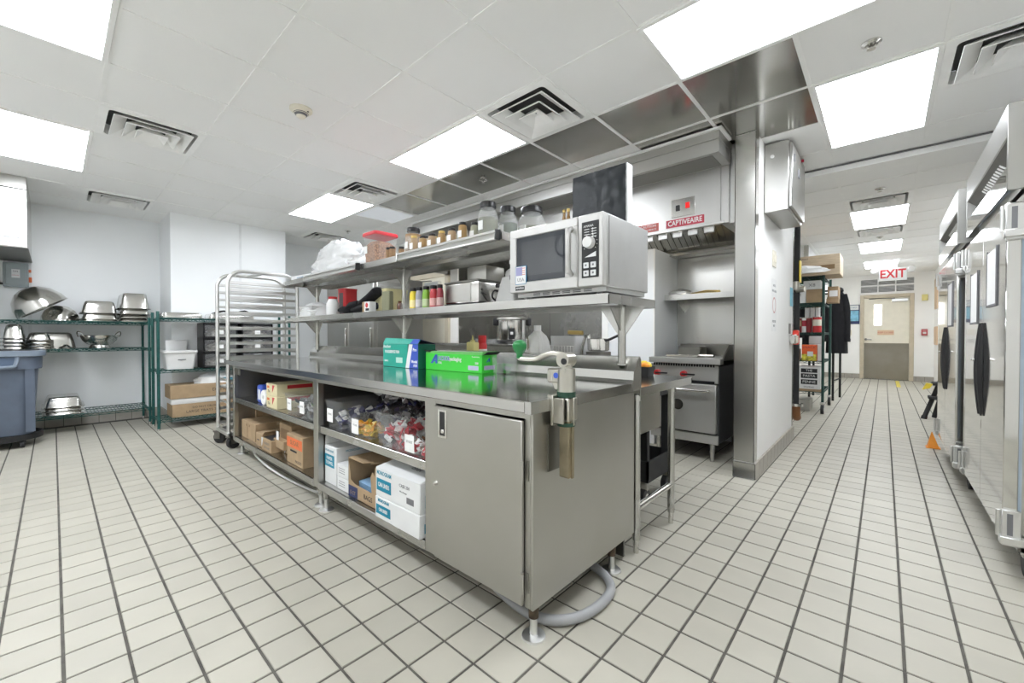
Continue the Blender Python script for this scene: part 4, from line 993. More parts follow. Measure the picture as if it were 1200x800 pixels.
# ------------------------------------------------------------------ contents of the second wire unit
def carton(name, label, loc, w, d, h, rz=0, mat=None, cat='box', group=None, tape=True, flaps=None):
    t = thing(name, label, cat, loc, rz, group, local=True)
    mk('body', B().box(-w / 2, w / 2, -d / 2, d / 2, 0, h, .004), mat or M_kraft, t)
    if tape: mk('tape', B().box(-w / 2 - .0006, w / 2 + .0006, -.022, .022, h - .03, h + .0006), M_tape, t, smooth=0)
    if flaps:
        for (side, ang, ln) in flaps:
            b = B().box(0, ln, -d / 2 + .003 if side in 'lr' else -w / 2 + .003, d / 2 - .003 if side in 'lr' else w / 2 - .003, -.002, .002)
            a = R(ang)
            rot = Matrix.Rotation(-a, 4, 'Y')
            yaw = {'r': 0, 'l': math.pi, 'f': -math.pi / 2, 'b': math.pi / 2}[side]
            off = {'r': (w / 2, 0, h), 'l': (-w / 2, 0, h), 'f': (0, -d / 2, h), 'b': (0, d / 2, h)}[side]
            b.xform(Matrix.Translation(off) @ Matrix.Rotation(yaw, 4, 'Z') @ rot)
            mk('flap', b, mat or M_kraft, t, smooth=0)
    return t
c = carton('storage_carton', 'lower long kraft carton at the bottom of the second wire unit', (-6.66, 1.62, .126), .36, 1.30, .16)
text('LARGE TRAYS 250 CT', .045, M_ink, c, (.1806, -.30, .06), 'right'); text('DO NOT CRUSH', .035, M_ink, c, (.1806, -.32, .11), 'right'); text('KEEP DRY', .05, M_greyink, c, (.1806, .1, .08), 'right')
single('foam_sheet', B().box(-.17, .17, -.60, .60, 0, .07, .008, 2), M_white, 'flat white foam slab between two kraft cartons', 'foam', loc=(-6.655, 1.56, .287))
c = carton('storage_carton', 'upper long kraft carton on the white foam slab', (-6.66, 1.60, .358), .37, 1.30, .165)
text('DATA', .055, M_ink, c, (.1856, -.15, .085), 'right')
single('plastic_wrap_bundle', blob(.30, .62, .15, 9, 20, 7, .10), M_pouch, 'white plastic wrapped bundle on the upper long carton', 'bundle', loc=(-6.64, 1.52, .524), smooth=30)
tt = thing('tote_tub', 'white plastic tote tub on the middle shelf of the second wire unit', 'tub', (-6.62, 1.06, .723), local=True)
mk('tub', B().loft([rrect(.24, .27, .03, 4, 0), rrect(.27, .31, .03, 4, .20), rrect(.30, .345, .03, 4, .205), rrect(.30, .345, .03, 4, .23), rrect(.28, .325, .03, 4, .232), rrect(.23, .26, .03, 4, .01)], cap=True), M_white, tt)
mk('scuff', B().box(.134, .1362, -.03, .05, .115, .125), M_greyink, tt, smooth=0)
single('cutting_board', B().box(-.012, .012, -.11, .11, 0, .36, .008, 2), M_white, 'tall white board standing behind the white tub', 'board', loc=(-6.83, 1.07, .723 + .0), rz=0)
for (x, y, lab) in ((-6.66, 1.09, 'left upturned shallow pan on top of the second wire unit'), (-6.66, 1.62, 'right upturned shallow pan on top of the second wire unit')):
    t = thing('covered_pan', lab, 'pan', (x, y, 1.356), local=True)
    mk('pan', pan_mesh(.33, .40 if y < 1.3 else .52, .075, .012, .03), S_pan, t)
    if y > 1.3: mk('strap', B().tube(smoothpath([(.1, -.22, .07), (.12, -.10, .11), (.13, .02, .085), (.12, .14, .12), (.1, .22, .08)]), .014, 6), M_blackmat, t)
# drawer towers
def drawer_tower(label, y):
    t = thing('drawer_unit', label, 'drawer unit', (-6.62, y, .723), group='plastic drawer units', local=True)
    b = B()
    for z in (0, .185, .375, .565): b.box(-.16, .16, -.19, .19, z, z + .018)
    for s_ in (-.19, .175): b.box(-.16, .16, s_, s_ + .015, 0, .58)
    b.box(-.16, -.15, -.19, .19, 0, .58)
    mk('frame', b, M_black, t, smooth=0)
    for k in range(3):
        z = .022 + k * .188
        d = mk('drawer', B().box(-.14, .165, -.170, .170, z, z + .155, .006), M_drawer, t)
        mk('handle', B().box(.165, .18, -.05, .05, z + .12, z + .145, .004), M_frost, d)
        mk('contents', blob(.22, .28, .10, int(y * 10) + k, 16, 6, .25).xform(Matrix.Translation((0, 0, z + .01))), plain('mixed lids', (.42, .40, .36), .6, var=.6, scale=22), d, smooth=20)
        mk('label_card', B().box(.1655, .167, -.035, .03, z + .04, z + .09), M_paper, d, smooth=0)
    return t
drawer_tower('black framed drawer unit with clear drawers, the left of two behind the sheet pan rack', 1.47)
drawer_tower('black framed drawer unit with clear drawers, the right of two behind the sheet pan rack', 1.90)

# ------------------------------------------------------------------ aluminium sheet pan rack
rk = thing('sheet_pan_rack', 'tall aluminium sheet pan rack on casters at the left end of the prep table', 'rack', (-5.07, 1.49, 0))
RN, RFX, RY0, RY1, RZ0, RZ1 = -4.88, -5.27, 1.17, 1.83, .135, 1.795
for x in (RN, RFX):
    r_ = .14
    pts = [(x, RY0, RZ0)] + [(x, RY0 + r_ - r_ * math.cos(R(a)), RZ1 - r_ + r_ * math.sin(R(a))) for a in range(0, 91, 15)] + [(x, RY1 - r_ + r_ * math.sin(R(a)), RZ1 - r_ + r_ * math.cos(R(a))) for a in range(0, 91, 15)] + [(x, RY1, RZ0)]
    mk('side_frame', B().tube(pts, .018, 8), S_alu, rk)
    sgn = 1 if x == RFX else -1
    for k in range(20):
        z = .20 + k * .077
        mk('slide', B().box(x, x + sgn * .035, RY0 + .0, RY1, z, z + .004).box(x - .002, x + .004, RY0, RY1, z, z + .028), S_alu, rk, smooth=0)
mk('base_frame', B().box(RFX - .02, RN + .02, RY0 - .018, RY0 + .022, RZ0 - .005, RZ0 + .035, .003).box(RFX - .02, RN + .02, RY1 - .022, RY1 + .018, RZ0 - .005, RZ0 + .035, .003).box(RN - .02, RN + .02, RY0, RY1, RZ0 - .005, RZ0 + .035, .003).box(RFX - .02, RFX + .02, RY0, RY1, RZ0 - .005, RZ0 + .035, .003), S_alu, rk)
for z in (1.74, .95):
    mk('cross_bar', B().box(RFX, RN, RY1 - .012, RY1 + .012, z, z + .03), S_alu, rk, smooth=0)
mk('cross_bar', B().box(RFX, RN, 1.45, 1.48, RZ1 - .02, RZ1 + .006), S_alu, rk, smooth=0)
for (x, y, a) in ((RN, RY0 + .01, 25), (RFX, RY0 - .01, -55), (RN, RY1, 10), (RFX, RY1, 40)):
    m_ = Matrix.Translation((x, y, 0)) @ Matrix.Rotation(R(a), 4, 'Z')
    c = mk('caster', B().cyl((-.02, .035, .062), (.02, .035, .062), .062, seg=22).xform(m_), M_rubber, rk)
    mk('caster_fork', B().box(-.03, -.024, -.01, .055, .05, .13).box(.024, .03, -.01, .055, .05, .13).box(-.03, .03, -.025, .055, .115, .13).xform(m_), S_dark, c, smooth=0)
def sheet_pan(z, lab, c_=None):
    t = thing('sheet_pan', lab, 'sheet pan', ((RN + RFX) / 2, 1.5, z), group='sheet pans in the rack', local=True)
    w, d = .352, .64
    mk('tray', B().loft([rrect(w, d, .01, 2, .025), rrect(w - .03, d - .03, .01, 2, .001), rrect(w - .032, d - .032, .01, 2, .003), rrect(w - .004, d - .004, .01, 2, .026)]), S_alu, t)
    if c_: mk('cover_sheet', B().box(-.15, .15, -.30, .30, .027, .030), c_, t, smooth=0)
for k, lab, c_ in ((14, 'bare sheet pan near the top of the aluminium rack', None), (6, 'sheet pan with a blue liner in the lower aluminium rack', plain('blue liner', (.05, .25, .34), .5)), (5, 'sheet pan with a white liner in the lower aluminium rack', M_paper), (3, 'sheet pan with a kraft liner near the bottom of the aluminium rack', M_kraft), (1, 'lowest sheet pan in the aluminium rack', None)):
    sheet_pan(.20 + k * .077 + .0045, lab, c_)

# ------------------------------------------------------------------ background beyond the overshelf
uf = thing('upright_refrigerator', 'upright stainless refrigerator seen behind the left part of the overshelf', 'refrigerator', (-5.8, 3.25, 0))
mk('body', B().box(-6.55, -5.12, 2.95, 3.7, .1, 1.95, .004), S_body, uf)
for (a, c_) in ((-6.54, -5.84), (-5.83, -5.13)):
    d = mk('door', B().box(a, c_, 2.90, 2.95, .16, 1.92, .004), S_body, uf)
    mk('handle', B().box(c_ - .06, c_ - .04, 2.87, 2.90, .85, 1.25, .004), S_pan, d)
for x in (-6.45, -5.22): mk('leg', B().cyl((x, 3.05, 0), (x, 3.05, .1), .02, seg=10).cyl((x, 3.6, 0), (x, 3.6, .1), .02, seg=10), S_leg, uf)
d2 = struct('door_2', B().box(-5.95, -5.05, 4.07, 4.10, .005, 2.06), M_cream)
mk('closer', B().box(-5.5, -5.15, 4.0, 4.07, 1.92, 1.99, .006), S_alu, d2)
mk('closer_arm', B().tube([(-5.3, 4.0, 2.0), (-5.45, 3.93, 2.0), (-5.6, 4.06, 2.03)], .01, 6), S_pan, d2)
struct('trim_10', B().box(-6.06, -5.95, 4.05, 4.10, 0, 2.16, .004).box(-5.05, -4.97, 4.05, 4.10, 0, 2.16, .004).box(-6.06, -4.97, 4.05, 4.10, 2.06, 2.16, .004), plain('pale tan frame', (.62, .56, .44), .5))
single('wall_faucet', B().tube(smoothpath([(0, .0, 0), (0, -.10, .03), (0, -.16, .05), (0, -.19, .02)]), .010, 8).cyl((0, .005, 0), (0, -.02, 0), .03, seg=12), S_pan, 'small steel wall tap on the white wall behind the overshelf', 'tap', loc=(-6.62, 4.096, 1.16))

# ------------------------------------------------------------------ corridor: loaded mobile wire rack, coats
mr_ = thing('mobile_wire_rack', 'green wire rack on casters loaded with cans and cartons beyond the pillar', 'shelving', (-1.0, 8.0, 0))
CR0, CR1, CY0, CY1 = -1.27, -.66, 7.52, 8.55
CZ = (2.02, 1.63, 1.19, .765, .31)
for z in CZ: wire_shelf(mr_, CR0 + .01, CR1 - .01, CY0 + .01, CY1 - .01, z, M_tealdk, step=.05)
for (x, y) in ((CR0, CY0), (CR1, CY0), (CR0, CY1), (CR1, CY1)):
    p = mk('post', B().cyl((x, y, .17), (x, y, 2.06), .018, seg=12), M_tealdk, mr_)
    c = mk('caster', B().cyl((x - .018, y - .03, .065), (x + .018, y - .03, .065), .065, seg=20), M_rubber, mr_)
    mk('caster_fork', B().cyl((x - .02, y - .03, .065), (x + .02, y - .03, .065), .03, seg=14).box(x - .028, x + .028, y - .05, y + .02, .13, .17, .004), S_pan, c)
FY = CY0 + .03
def cbox(lab, x0, x1, z, h, mat=M_kraft, dy=.35, cat='box', off=0):
    return carton('carton', lab, ((x0 + x1) / 2, FY + off + dy / 2, z), x1 - x0, dy, h, mat=mat, tape=False, cat=cat)
wc = thing('wooden_crate', 'long pale wooden crate with white paper on top of the loaded wire rack', 'crate', (-1.0, FY + .3, 2.021))
mk('side', B().box(-1.40, -.47, FY - .08, FY - .06, 2.021, 2.31, .003), M_wood, wc)
mk('side', B().box(-1.40, -.47, FY + .50, FY + .52, 2.021, 2.31, .003), M_wood, wc)
mk('end', B().box(-.49, -.47, FY - .06, FY + .50, 2.021, 2.31, .003), M_wood, wc); mk('end', B().box(-1.40, -1.38, FY - .06, FY + .50, 2.021, 2.31, .003), M_wood, wc)
mk('base', B().box(-1.38, -.49, FY - .06, FY + .50, 2.021, 2.035), M_wood, wc, smooth=0)
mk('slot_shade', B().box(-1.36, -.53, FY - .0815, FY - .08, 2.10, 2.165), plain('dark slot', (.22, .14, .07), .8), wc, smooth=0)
mk('paper', blob(.55, .06, .11, 3, 18, 6, .2).xform(Matrix.Translation((-.88, FY - .11, 2.06))), M_pouch, wc, smooth=20)
text('FRAGILE', .03, M_ink, wc, (-.9, FY - .0805, 2.27))
c = cbox('white carton with a cut open flap on the second shelf of the loaded rack', -1.11, -.88, 1.631, .23, M_wcard, off=.0)
mk('flap', B().prism([(-.11, .23), (-.02, .23), (-.05, .30)], 'y', -.17, -.165), M_black, c, smooth=0); text('FILM', .06, M_greyink, c, (0, -.1756, .12))
c = cbox('kraft carton under a white carton on the second shelf of the loaded rack', -.875, -.68, 1.631, .20, M_kraft, off=.03)
c = cbox('white printed carton on top of the kraft carton, second shelf of the loaded rack', -.91, -.70, 1.832, .13, M_wcard, off=.03)
text('X8', .07, M_greyink, c, (0, -.1756, .06))
c = cbox('small kraft carton with white label hanging over the rack corner', -.64, -.51, 1.70, .18, M_kraft, dy=.3, off=.3)
mk('label_card', B().box(-.045, .055, -.1515, -.1505, .03, .12), M_paper, c, smooth=0); mk('hanger', B().box(-.08, .06, -.145, .145, -.06, 0), M_kraft, c, smooth=0)
def can(lab, x, r, h, mat, z=1.191, lidm=None, band=None):
    t = thing('food_can', lab, 'can', (x, FY + .10, z), group='cans on the loaded rack', local=True)
    mk('body', B().lathe([(0, 0), (r, 0), (r, h), (r - .004, h + .003), (0, h + .001)], seg=20), mat, t)
    mk('rim', B().lathe([(r, h - .006), (r + .002, h - .002), (r, h + .004), (r - .004, h + .004)], seg=20), lidm or S_pan, t)
    if band: mk('label_band', B().lathe([(r + .0006, h * .42), (r + .0008, h * .44), (r + .0008, h * .80), (r + .0006, h * .82)], seg=20), band, t)
    return t
can('white can with blue band at the left of the third rack shelf', -1.095, .045, .25, M_wcard, band=M_blueink)
can('dark red can, left of the striped white can on the rack', -.985, .058, .22, plain('dark red label', (.22, .015, .02), .4), band=M_kraft)
can('white striped can between two red cans on the rack', -.905, .035, .22, M_wcard, band=M_redlabel)
can('narrow dark red can right of the striped white can', -.845, .038, .22, plain('dark red label', (.22, .015, .02), .4))
can('bright red tomato can at the rack corner, third shelf', -.745, .055, .23, M_red, band=M_cream)
for k in range(3):
    can(['left plain white tall can behind the red cans', 'middle plain white tall can behind the red cans', 'right plain white tall can behind the red cans'][k], -.88 + k * .066, .030, .38, M_wcard).location.y = FY + .22
c = cbox('small open kraft carton on the fourth shelf of the loaded rack', -1.14, -.97, .766, .17)
mk('flap', B().prism([(-.02, .17), (.06, .17), (.02, .29)], 'y', .16, .165), M_kraft, c, smooth=0); mk('price_card', B().prism([(-.06, .02), (-.01, .02), (-.05, .10)], 'y', -.1765, -.1755), M_paper, c, smooth=0)
c = cbox('orange and yellow printed food box on the fourth shelf of the loaded rack', -.92, -.74, .766, .24, plain('orange food box', (.80, .13, .03), .4), dy=.14)
mk('lower_print', B().box(-.0905, .0905, -.0715, -.0703, 0.002, .10), plain('yellow green print', (.55, .50, .05), .5, var=.6, scale=25), c, smooth=0); mk('white_patch', B().box(-.02, .05, -.0725, -.0716, .07, .14), M_wcard, c, smooth=0); text('SNACK', .05, M_redlabel, c, (0, -.0712, .20))
c = cbox('white printed box behind the orange food box at the rack corner', -.735, -.68, .766, .24, M_wcard, dy=.3, off=.05)
for k in range(3):
    c = cbox(['lowest white box of the short stack on the fourth rack shelf', 'middle white box of the short stack on the fourth rack shelf', 'top white box of the short stack on the fourth rack shelf'][k], -.87, -.70, .766 + k * .125, .12, M_wcard, dy=.25, off=.33)
c = cbox('tall kraft carton on the bottom shelf of the loaded rack', -1.20, -.99, .311, .36)
text('HANDLE', .04, M_ink, c, (0, -.1756, .30)); text('FRAGILE', .04, M_ink, c, (0, -.1756, .05))
c = cbox('white carton with black block print on the bottom shelf of the loaded rack', -.965, -.69, .345, .33, M_wcard, dy=.40)
for (z, h, s) in ((.245, .06, 'THE'), (.16, .07, 'PASTA'), (.07, .07, 'PENNE')):
    pp = mk('print_panel', B().box(-.10, .10, -.2015, -.2005, z, z + h), M_ink, c, smooth=0); text(s, h * .75, M_wcard, pp, (0, -.2018, z + h / 2), sx=1.0)
text('SALERNO', .03, M_ink, c, (0, -.2006, .03))
mk('tray', B().box(-.145, .145, -.205, .2, -.033, 0.0), M_kraft, c, smooth=0)
single('floor_box', B().box(-.20, .20, -.18, .18, 0, .17, .004), S_body, 'low grey steel box on the floor under the loaded wire rack', 'box', loc=(-1.03, 7.85, 0.0))

cr = thing('coat_rack', 'black metal coat rack behind the loaded wire rack', 'coat rack', (-.72, 9.4, 0))
for (x, y) in ((-.66, 9.15), (-.60, 9.75), (-1.0, 9.15), (-1.0, 9.75)):
    mk('upright', B().cyl((x, y, 0), (x, y, 1.95), .018, seg=10), M_blackmat, cr)
mk('top_bar', B().cyl((-1.0, 9.15, 1.93), (-.66, 9.15, 1.93), .016, seg=8).cyl((-1.0, 9.75, 1.93), (-.60, 9.75, 1.93), .016, seg=8).cyl((-.66, 9.15, 1.93), (-.60, 9.75, 1.93), .016, seg=8), M_blackmat, cr)
mk('brace', B().cyl((-.66, 9.15, .35), (-.60, 9.75, .35), .012, seg=8), M_blackmat, cr)
def coat(lab, x, y, top, bot, w, d, seed):
    rnd = random.Random(seed); secs = []
    n = 26
    for i in range(14):
        t = i / 13; z = top + (bot - top) * t
        ww = w * (.28 + .72 * min(1, t * 4.2) ** .6) * (1 + .10 * t); dd = d * (.4 + .6 * min(1, t * 3))
        ring = []
        for k in range(n):
            a = 2 * math.pi * k / n; f = 1 + .10 * t * math.sin(5 * a + seed) + .05 * t * math.sin(9 * a + 2 * seed)
            ring.append((ww / 2 * math.cos(a) * f, dd / 2 * math.sin(a) * f, z))
        secs.append(ring)
    b = B().loft(secs)
    t = thing('coat', lab, 'coat', (x, y, bot), local=True)
    for v in b.bm.verts: v.co.z -= bot
    mk('body', b, M_fabric, t, smooth=60)
    for s_ in (-1, 1):
        mk('sleeve', B().tube(smoothpath([(s_ * w * .30, -.02, (top - bot) * .90), (s_ * w * .46, -.05, (top - bot) * .70), (s_ * w * .52, -.06, (top - bot) * .40), (s_ * w * .50, -.07, (top - bot) * .18)]), [.055] * 6 + [.048] * 6 + [.04], 10), M_fabric, t)
    mk('collar', B().lathe([(.05, .02), (.075, .0), (.085, -.05), (.06, -.06)], (0, 0, top - bot), 16), M_fabric, t)
    return t
coat('black coat hanging nearest the loaded wire rack', -.97, 9.06, 1.95, .92, .24, .22, 2)
coat('black coat hanging just left of the blue poster', -.60, 9.06, 1.95, .84, .26, .26, 5)
# ------------------------------------------------------------------ film and foil cartons on the worktop
WZ = .9004
tb1 = thing('film_box', 'teal and blue printed cling film box standing open on the worktop', 'box', (-2.68, 1.805, WZ), 0, local=True)
w, d, h = .46, .155, .175
b = B().box(-w / 2, w / 2, -d / 2, d / 2, 0, h, .003)
mk('body', b, M_dkgreen, tb1)
mk('front_print', B().box(-w / 2 + .001, .10, -d / 2 - .0008, -d / 2, .002, h - .001), M_tealbox, tb1, smooth=0)
bp_ = mk('blue_print', B().prism([(.12, .002), (w / 2 - .001, .002), (w / 2 - .001, h - .001), (.165, h - .001)], 'y', -d / 2 - .0008, -d / 2), M_royal, tb1, smooth=0)
mk('white_stripe', B().prism([(.075, .002), (.12, .002), (.165, h - .001), (.12, h - .001)], 'y', -d / 2 - .0012, -d / 2), M_wcard, tb1, smooth=0)
lid = B().loft([[(-w / 2, -d / 2, h), (w / 2, -d / 2, h), (w / 2, -d / 2 - .002, h + .001), (-w / 2, -d / 2 - .002, h + .001)], [(-w / 2, -d / 2 + .025, h + .043), (w / 2, -d / 2 + .025, h + .034), (w / 2, -d / 2 + .021, h + .036), (-w / 2, -d / 2 + .021, h + .045)]])
ld = mk('lid_front', lid, M_tealbox, tb1, smooth=0)
mk('lid_blue', B().loft([[(.13, -d / 2 - .003, h + .002), (w / 2, -d / 2 - .003, h + .002), (w / 2, -d / 2 - .0035, h + .0025), (.13, -d / 2 - .0035, h + .0025)], [(.15, -d / 2 + .020, h + .037), (w / 2, -d / 2 + .0195, h + .036), (w / 2, -d / 2 + .019, h + .0365), (.15, -d / 2 + .0195, h + .0375)]]), M_royal, ld, smooth=0)
mk('lid_top', B().loft([[(-w / 2, -d / 2 + .025, h + .043), (w / 2, -d / 2 + .025, h + .034), (w / 2, -d / 2 + .025, h + .031), (-w / 2, -d / 2 + .025, h + .040)], [(-w / 2, d / 2, h + .005), (w / 2, d / 2, h + .004), (w / 2, d / 2, h + .001), (-w / 2, d / 2, h + .002)]]), M_navy, tb1, smooth=0)
mk('lid_flap', B().box(w / 2, w / 2 + .06, -d / 2 + .04, d / 2, h - .02, h - .016).xform(Matrix.Rotation(R(6), 4, 'Y')), M_blackmat, tb1, smooth=0)
text('Anchor', .035, M_wcard, tb1, (-w / 2 + .055, -d / 2 - .0012, .155), bold=.0008)
text('FOODSERVICE FILM', .030, M_wcard, tb1, (-w / 2 + .125, -d / 2 - .0012, .115), bold=.001, sx=.75)
text('3000 ft', .020, M_wcard, tb1, (-w / 2 + .045, -d / 2 - .0012, .045))
mk('barcode_patch', B().box(-.05, .035, -d / 2 - .0016, -d / 2, .035, .075), plain('pale mint print', (.45, .72, .62), .5), tb1, smooth=0)
text('Model', .028, M_wcard, bp_, (.185, -d / 2 - .0012, .050), bold=.001); text('A18', .026, M_wcard, bp_, (.195, -d / 2 - .0012, .022), bold=.001); text('Pro', .032, M_wcard, bp_, (.19, -d / 2 - .0012, .135), bold=.001)
gb1 = thing('foil_box', 'bright green printed foil box with cutter edge on the worktop', 'box', (-2.135, 1.84, WZ), 0, local=True)
w, d, h = .575, .135, .115
mk('body', B().box(-w / 2, w / 2, -d / 2, d / 2, 0, h, .002), M_lime, gb1)
mk('lid', B().loft([[(-w / 2, -d / 2, h), (w / 2, -d / 2, h), (w / 2, d / 2, h), (-w / 2, d / 2, h)], [(-w / 2, -d / 2 + .01, h + .012), (w / 2 - .004, -d / 2 + .02, h + .018), (w / 2, d / 2, h + .022), (-w / 2, d / 2, h + .014)]]), plain('pale green lid', (.16, .52, .14), .35), gb1, smooth=0)
mk('cutter_strip', B().box(-w / 2 + .1, w / 2 - .02, -d / 2 + .022, -d / 2 + .06, h + .015, h + .0185), S_alu, gb1, smooth=0)
mk('end_flap', B().loft([[(w / 2, -d / 2 + .01, h), (w / 2, d / 2, h), (w / 2 + .002, d / 2, h), (w / 2 + .002, -d / 2 + .01, h)], [(w / 2 + .03, -d / 2 + .02, h + .02), (w / 2 + .03, d / 2, h + .02), (w / 2 + .032, d / 2, h + .018), (w / 2 + .032, -d / 2 + .02, h + .018)]]), M_blackmat, gb1, smooth=0)
def logo_a(par, x, y, z, s, m, face='front'):
    """slanted capital A drawn as two strokes"""
    P = lambda u, v: (x + u * s, z + v * s)
    if face == 'front':
        mk('logo', B().prism([P(-.6, 0), P(-.18, 0), P(.45, .8), P(.45, 1.0), P(.28, 1.0)], 'y', y - .0012, y).prism([P(.30, .0), P(.62, 0), P(.62, 1.0), P(.45, 1.0), P(.30, .80)], 'y', y - .0012, y).prism([P(-.02, .22), P(.32, .22), P(.32, .36), P(.1, .36)], 'y', y - .0012, y), m, par, smooth=0)
    else:
        Q = lambda u, v: (y + u * s, z + v * s)
        mk('logo', B().prism([Q(-.6, 0), Q(-.18, 0), Q(.45, .8), Q(.45, 1.0), Q(.28, 1.0)], 'x', x, x + .0012).prism([Q(.30, 0), Q(.62, 0), Q(.62, 1.0), Q(.45, 1.0), Q(.30, .8)], 'x', x, x + .0012), m, par, smooth=0)
logo_a(gb1, -w / 2 + .095, -d / 2, .045, .062, M_royal)
text('NCHOR', .040, M_white, gb1, (-w / 2 + .205, -d / 2 - .0014, .082), bold=.0022, sx=.85)
text('NCHOR', .040, M_royal, gb1, (-w / 2 + .205, -d / 2 - .0022, .082), bold=.0002, sx=.85)
text('packaging', .036, M_white, gb1, (-w / 2 + .325, -d / 2 - .0014, .082), bold=.001, sx=.85)
text('FOIL', .020, M_white, gb1, (-w / 2 + .165, -d / 2 - .0014, .052), bold=.0006)
text('500', .020, M_white, gb1, (w / 2 - .045, -d / 2 - .0014, .062), bold=.0006); text('Foodservice', .014, M_white, gb1, (w / 2 - .055, -d / 2 - .0014, .103))
mk('barcode_patch', B().box(w / 2 - .125, w / 2 - .03, -d / 2 - .001, -d / 2, .018, .046), plain('lavender print', (.50, .48, .68), .5), gb1, smooth=0)
logo_a(gb1, w / 2, -d / 2 + .055, .07, .025, M_royal, 'right')
mk('barcode_patch', B().box(w / 2, w / 2 + .001, -d / 2 + .02, d / 2 - .02, .022, .048), plain('lavender print', (.50, .48, .68), .5), gb1, smooth=0)
cu = thing('clear_cups', 'stack of clear plastic cups beside the green foil box', 'cups', (-1.775, 1.845, WZ), 0, local=True)
for k, (x, y) in enumerate(((0, 0), (.075, .03))):
    mk('cup', B().lathe([(0.0, 0), (.030, 0), (.042, .10), (.044, .102), (.041, .102), (.029, .004), (0, .004)], (x, y, 0), 20), M_clear, cu)
    mk('cup', B().lathe([(.032, .015), (.0435, .112), (.0455, .114), (.042, .112)], (x, y, 0), 20), M_clear, cu)

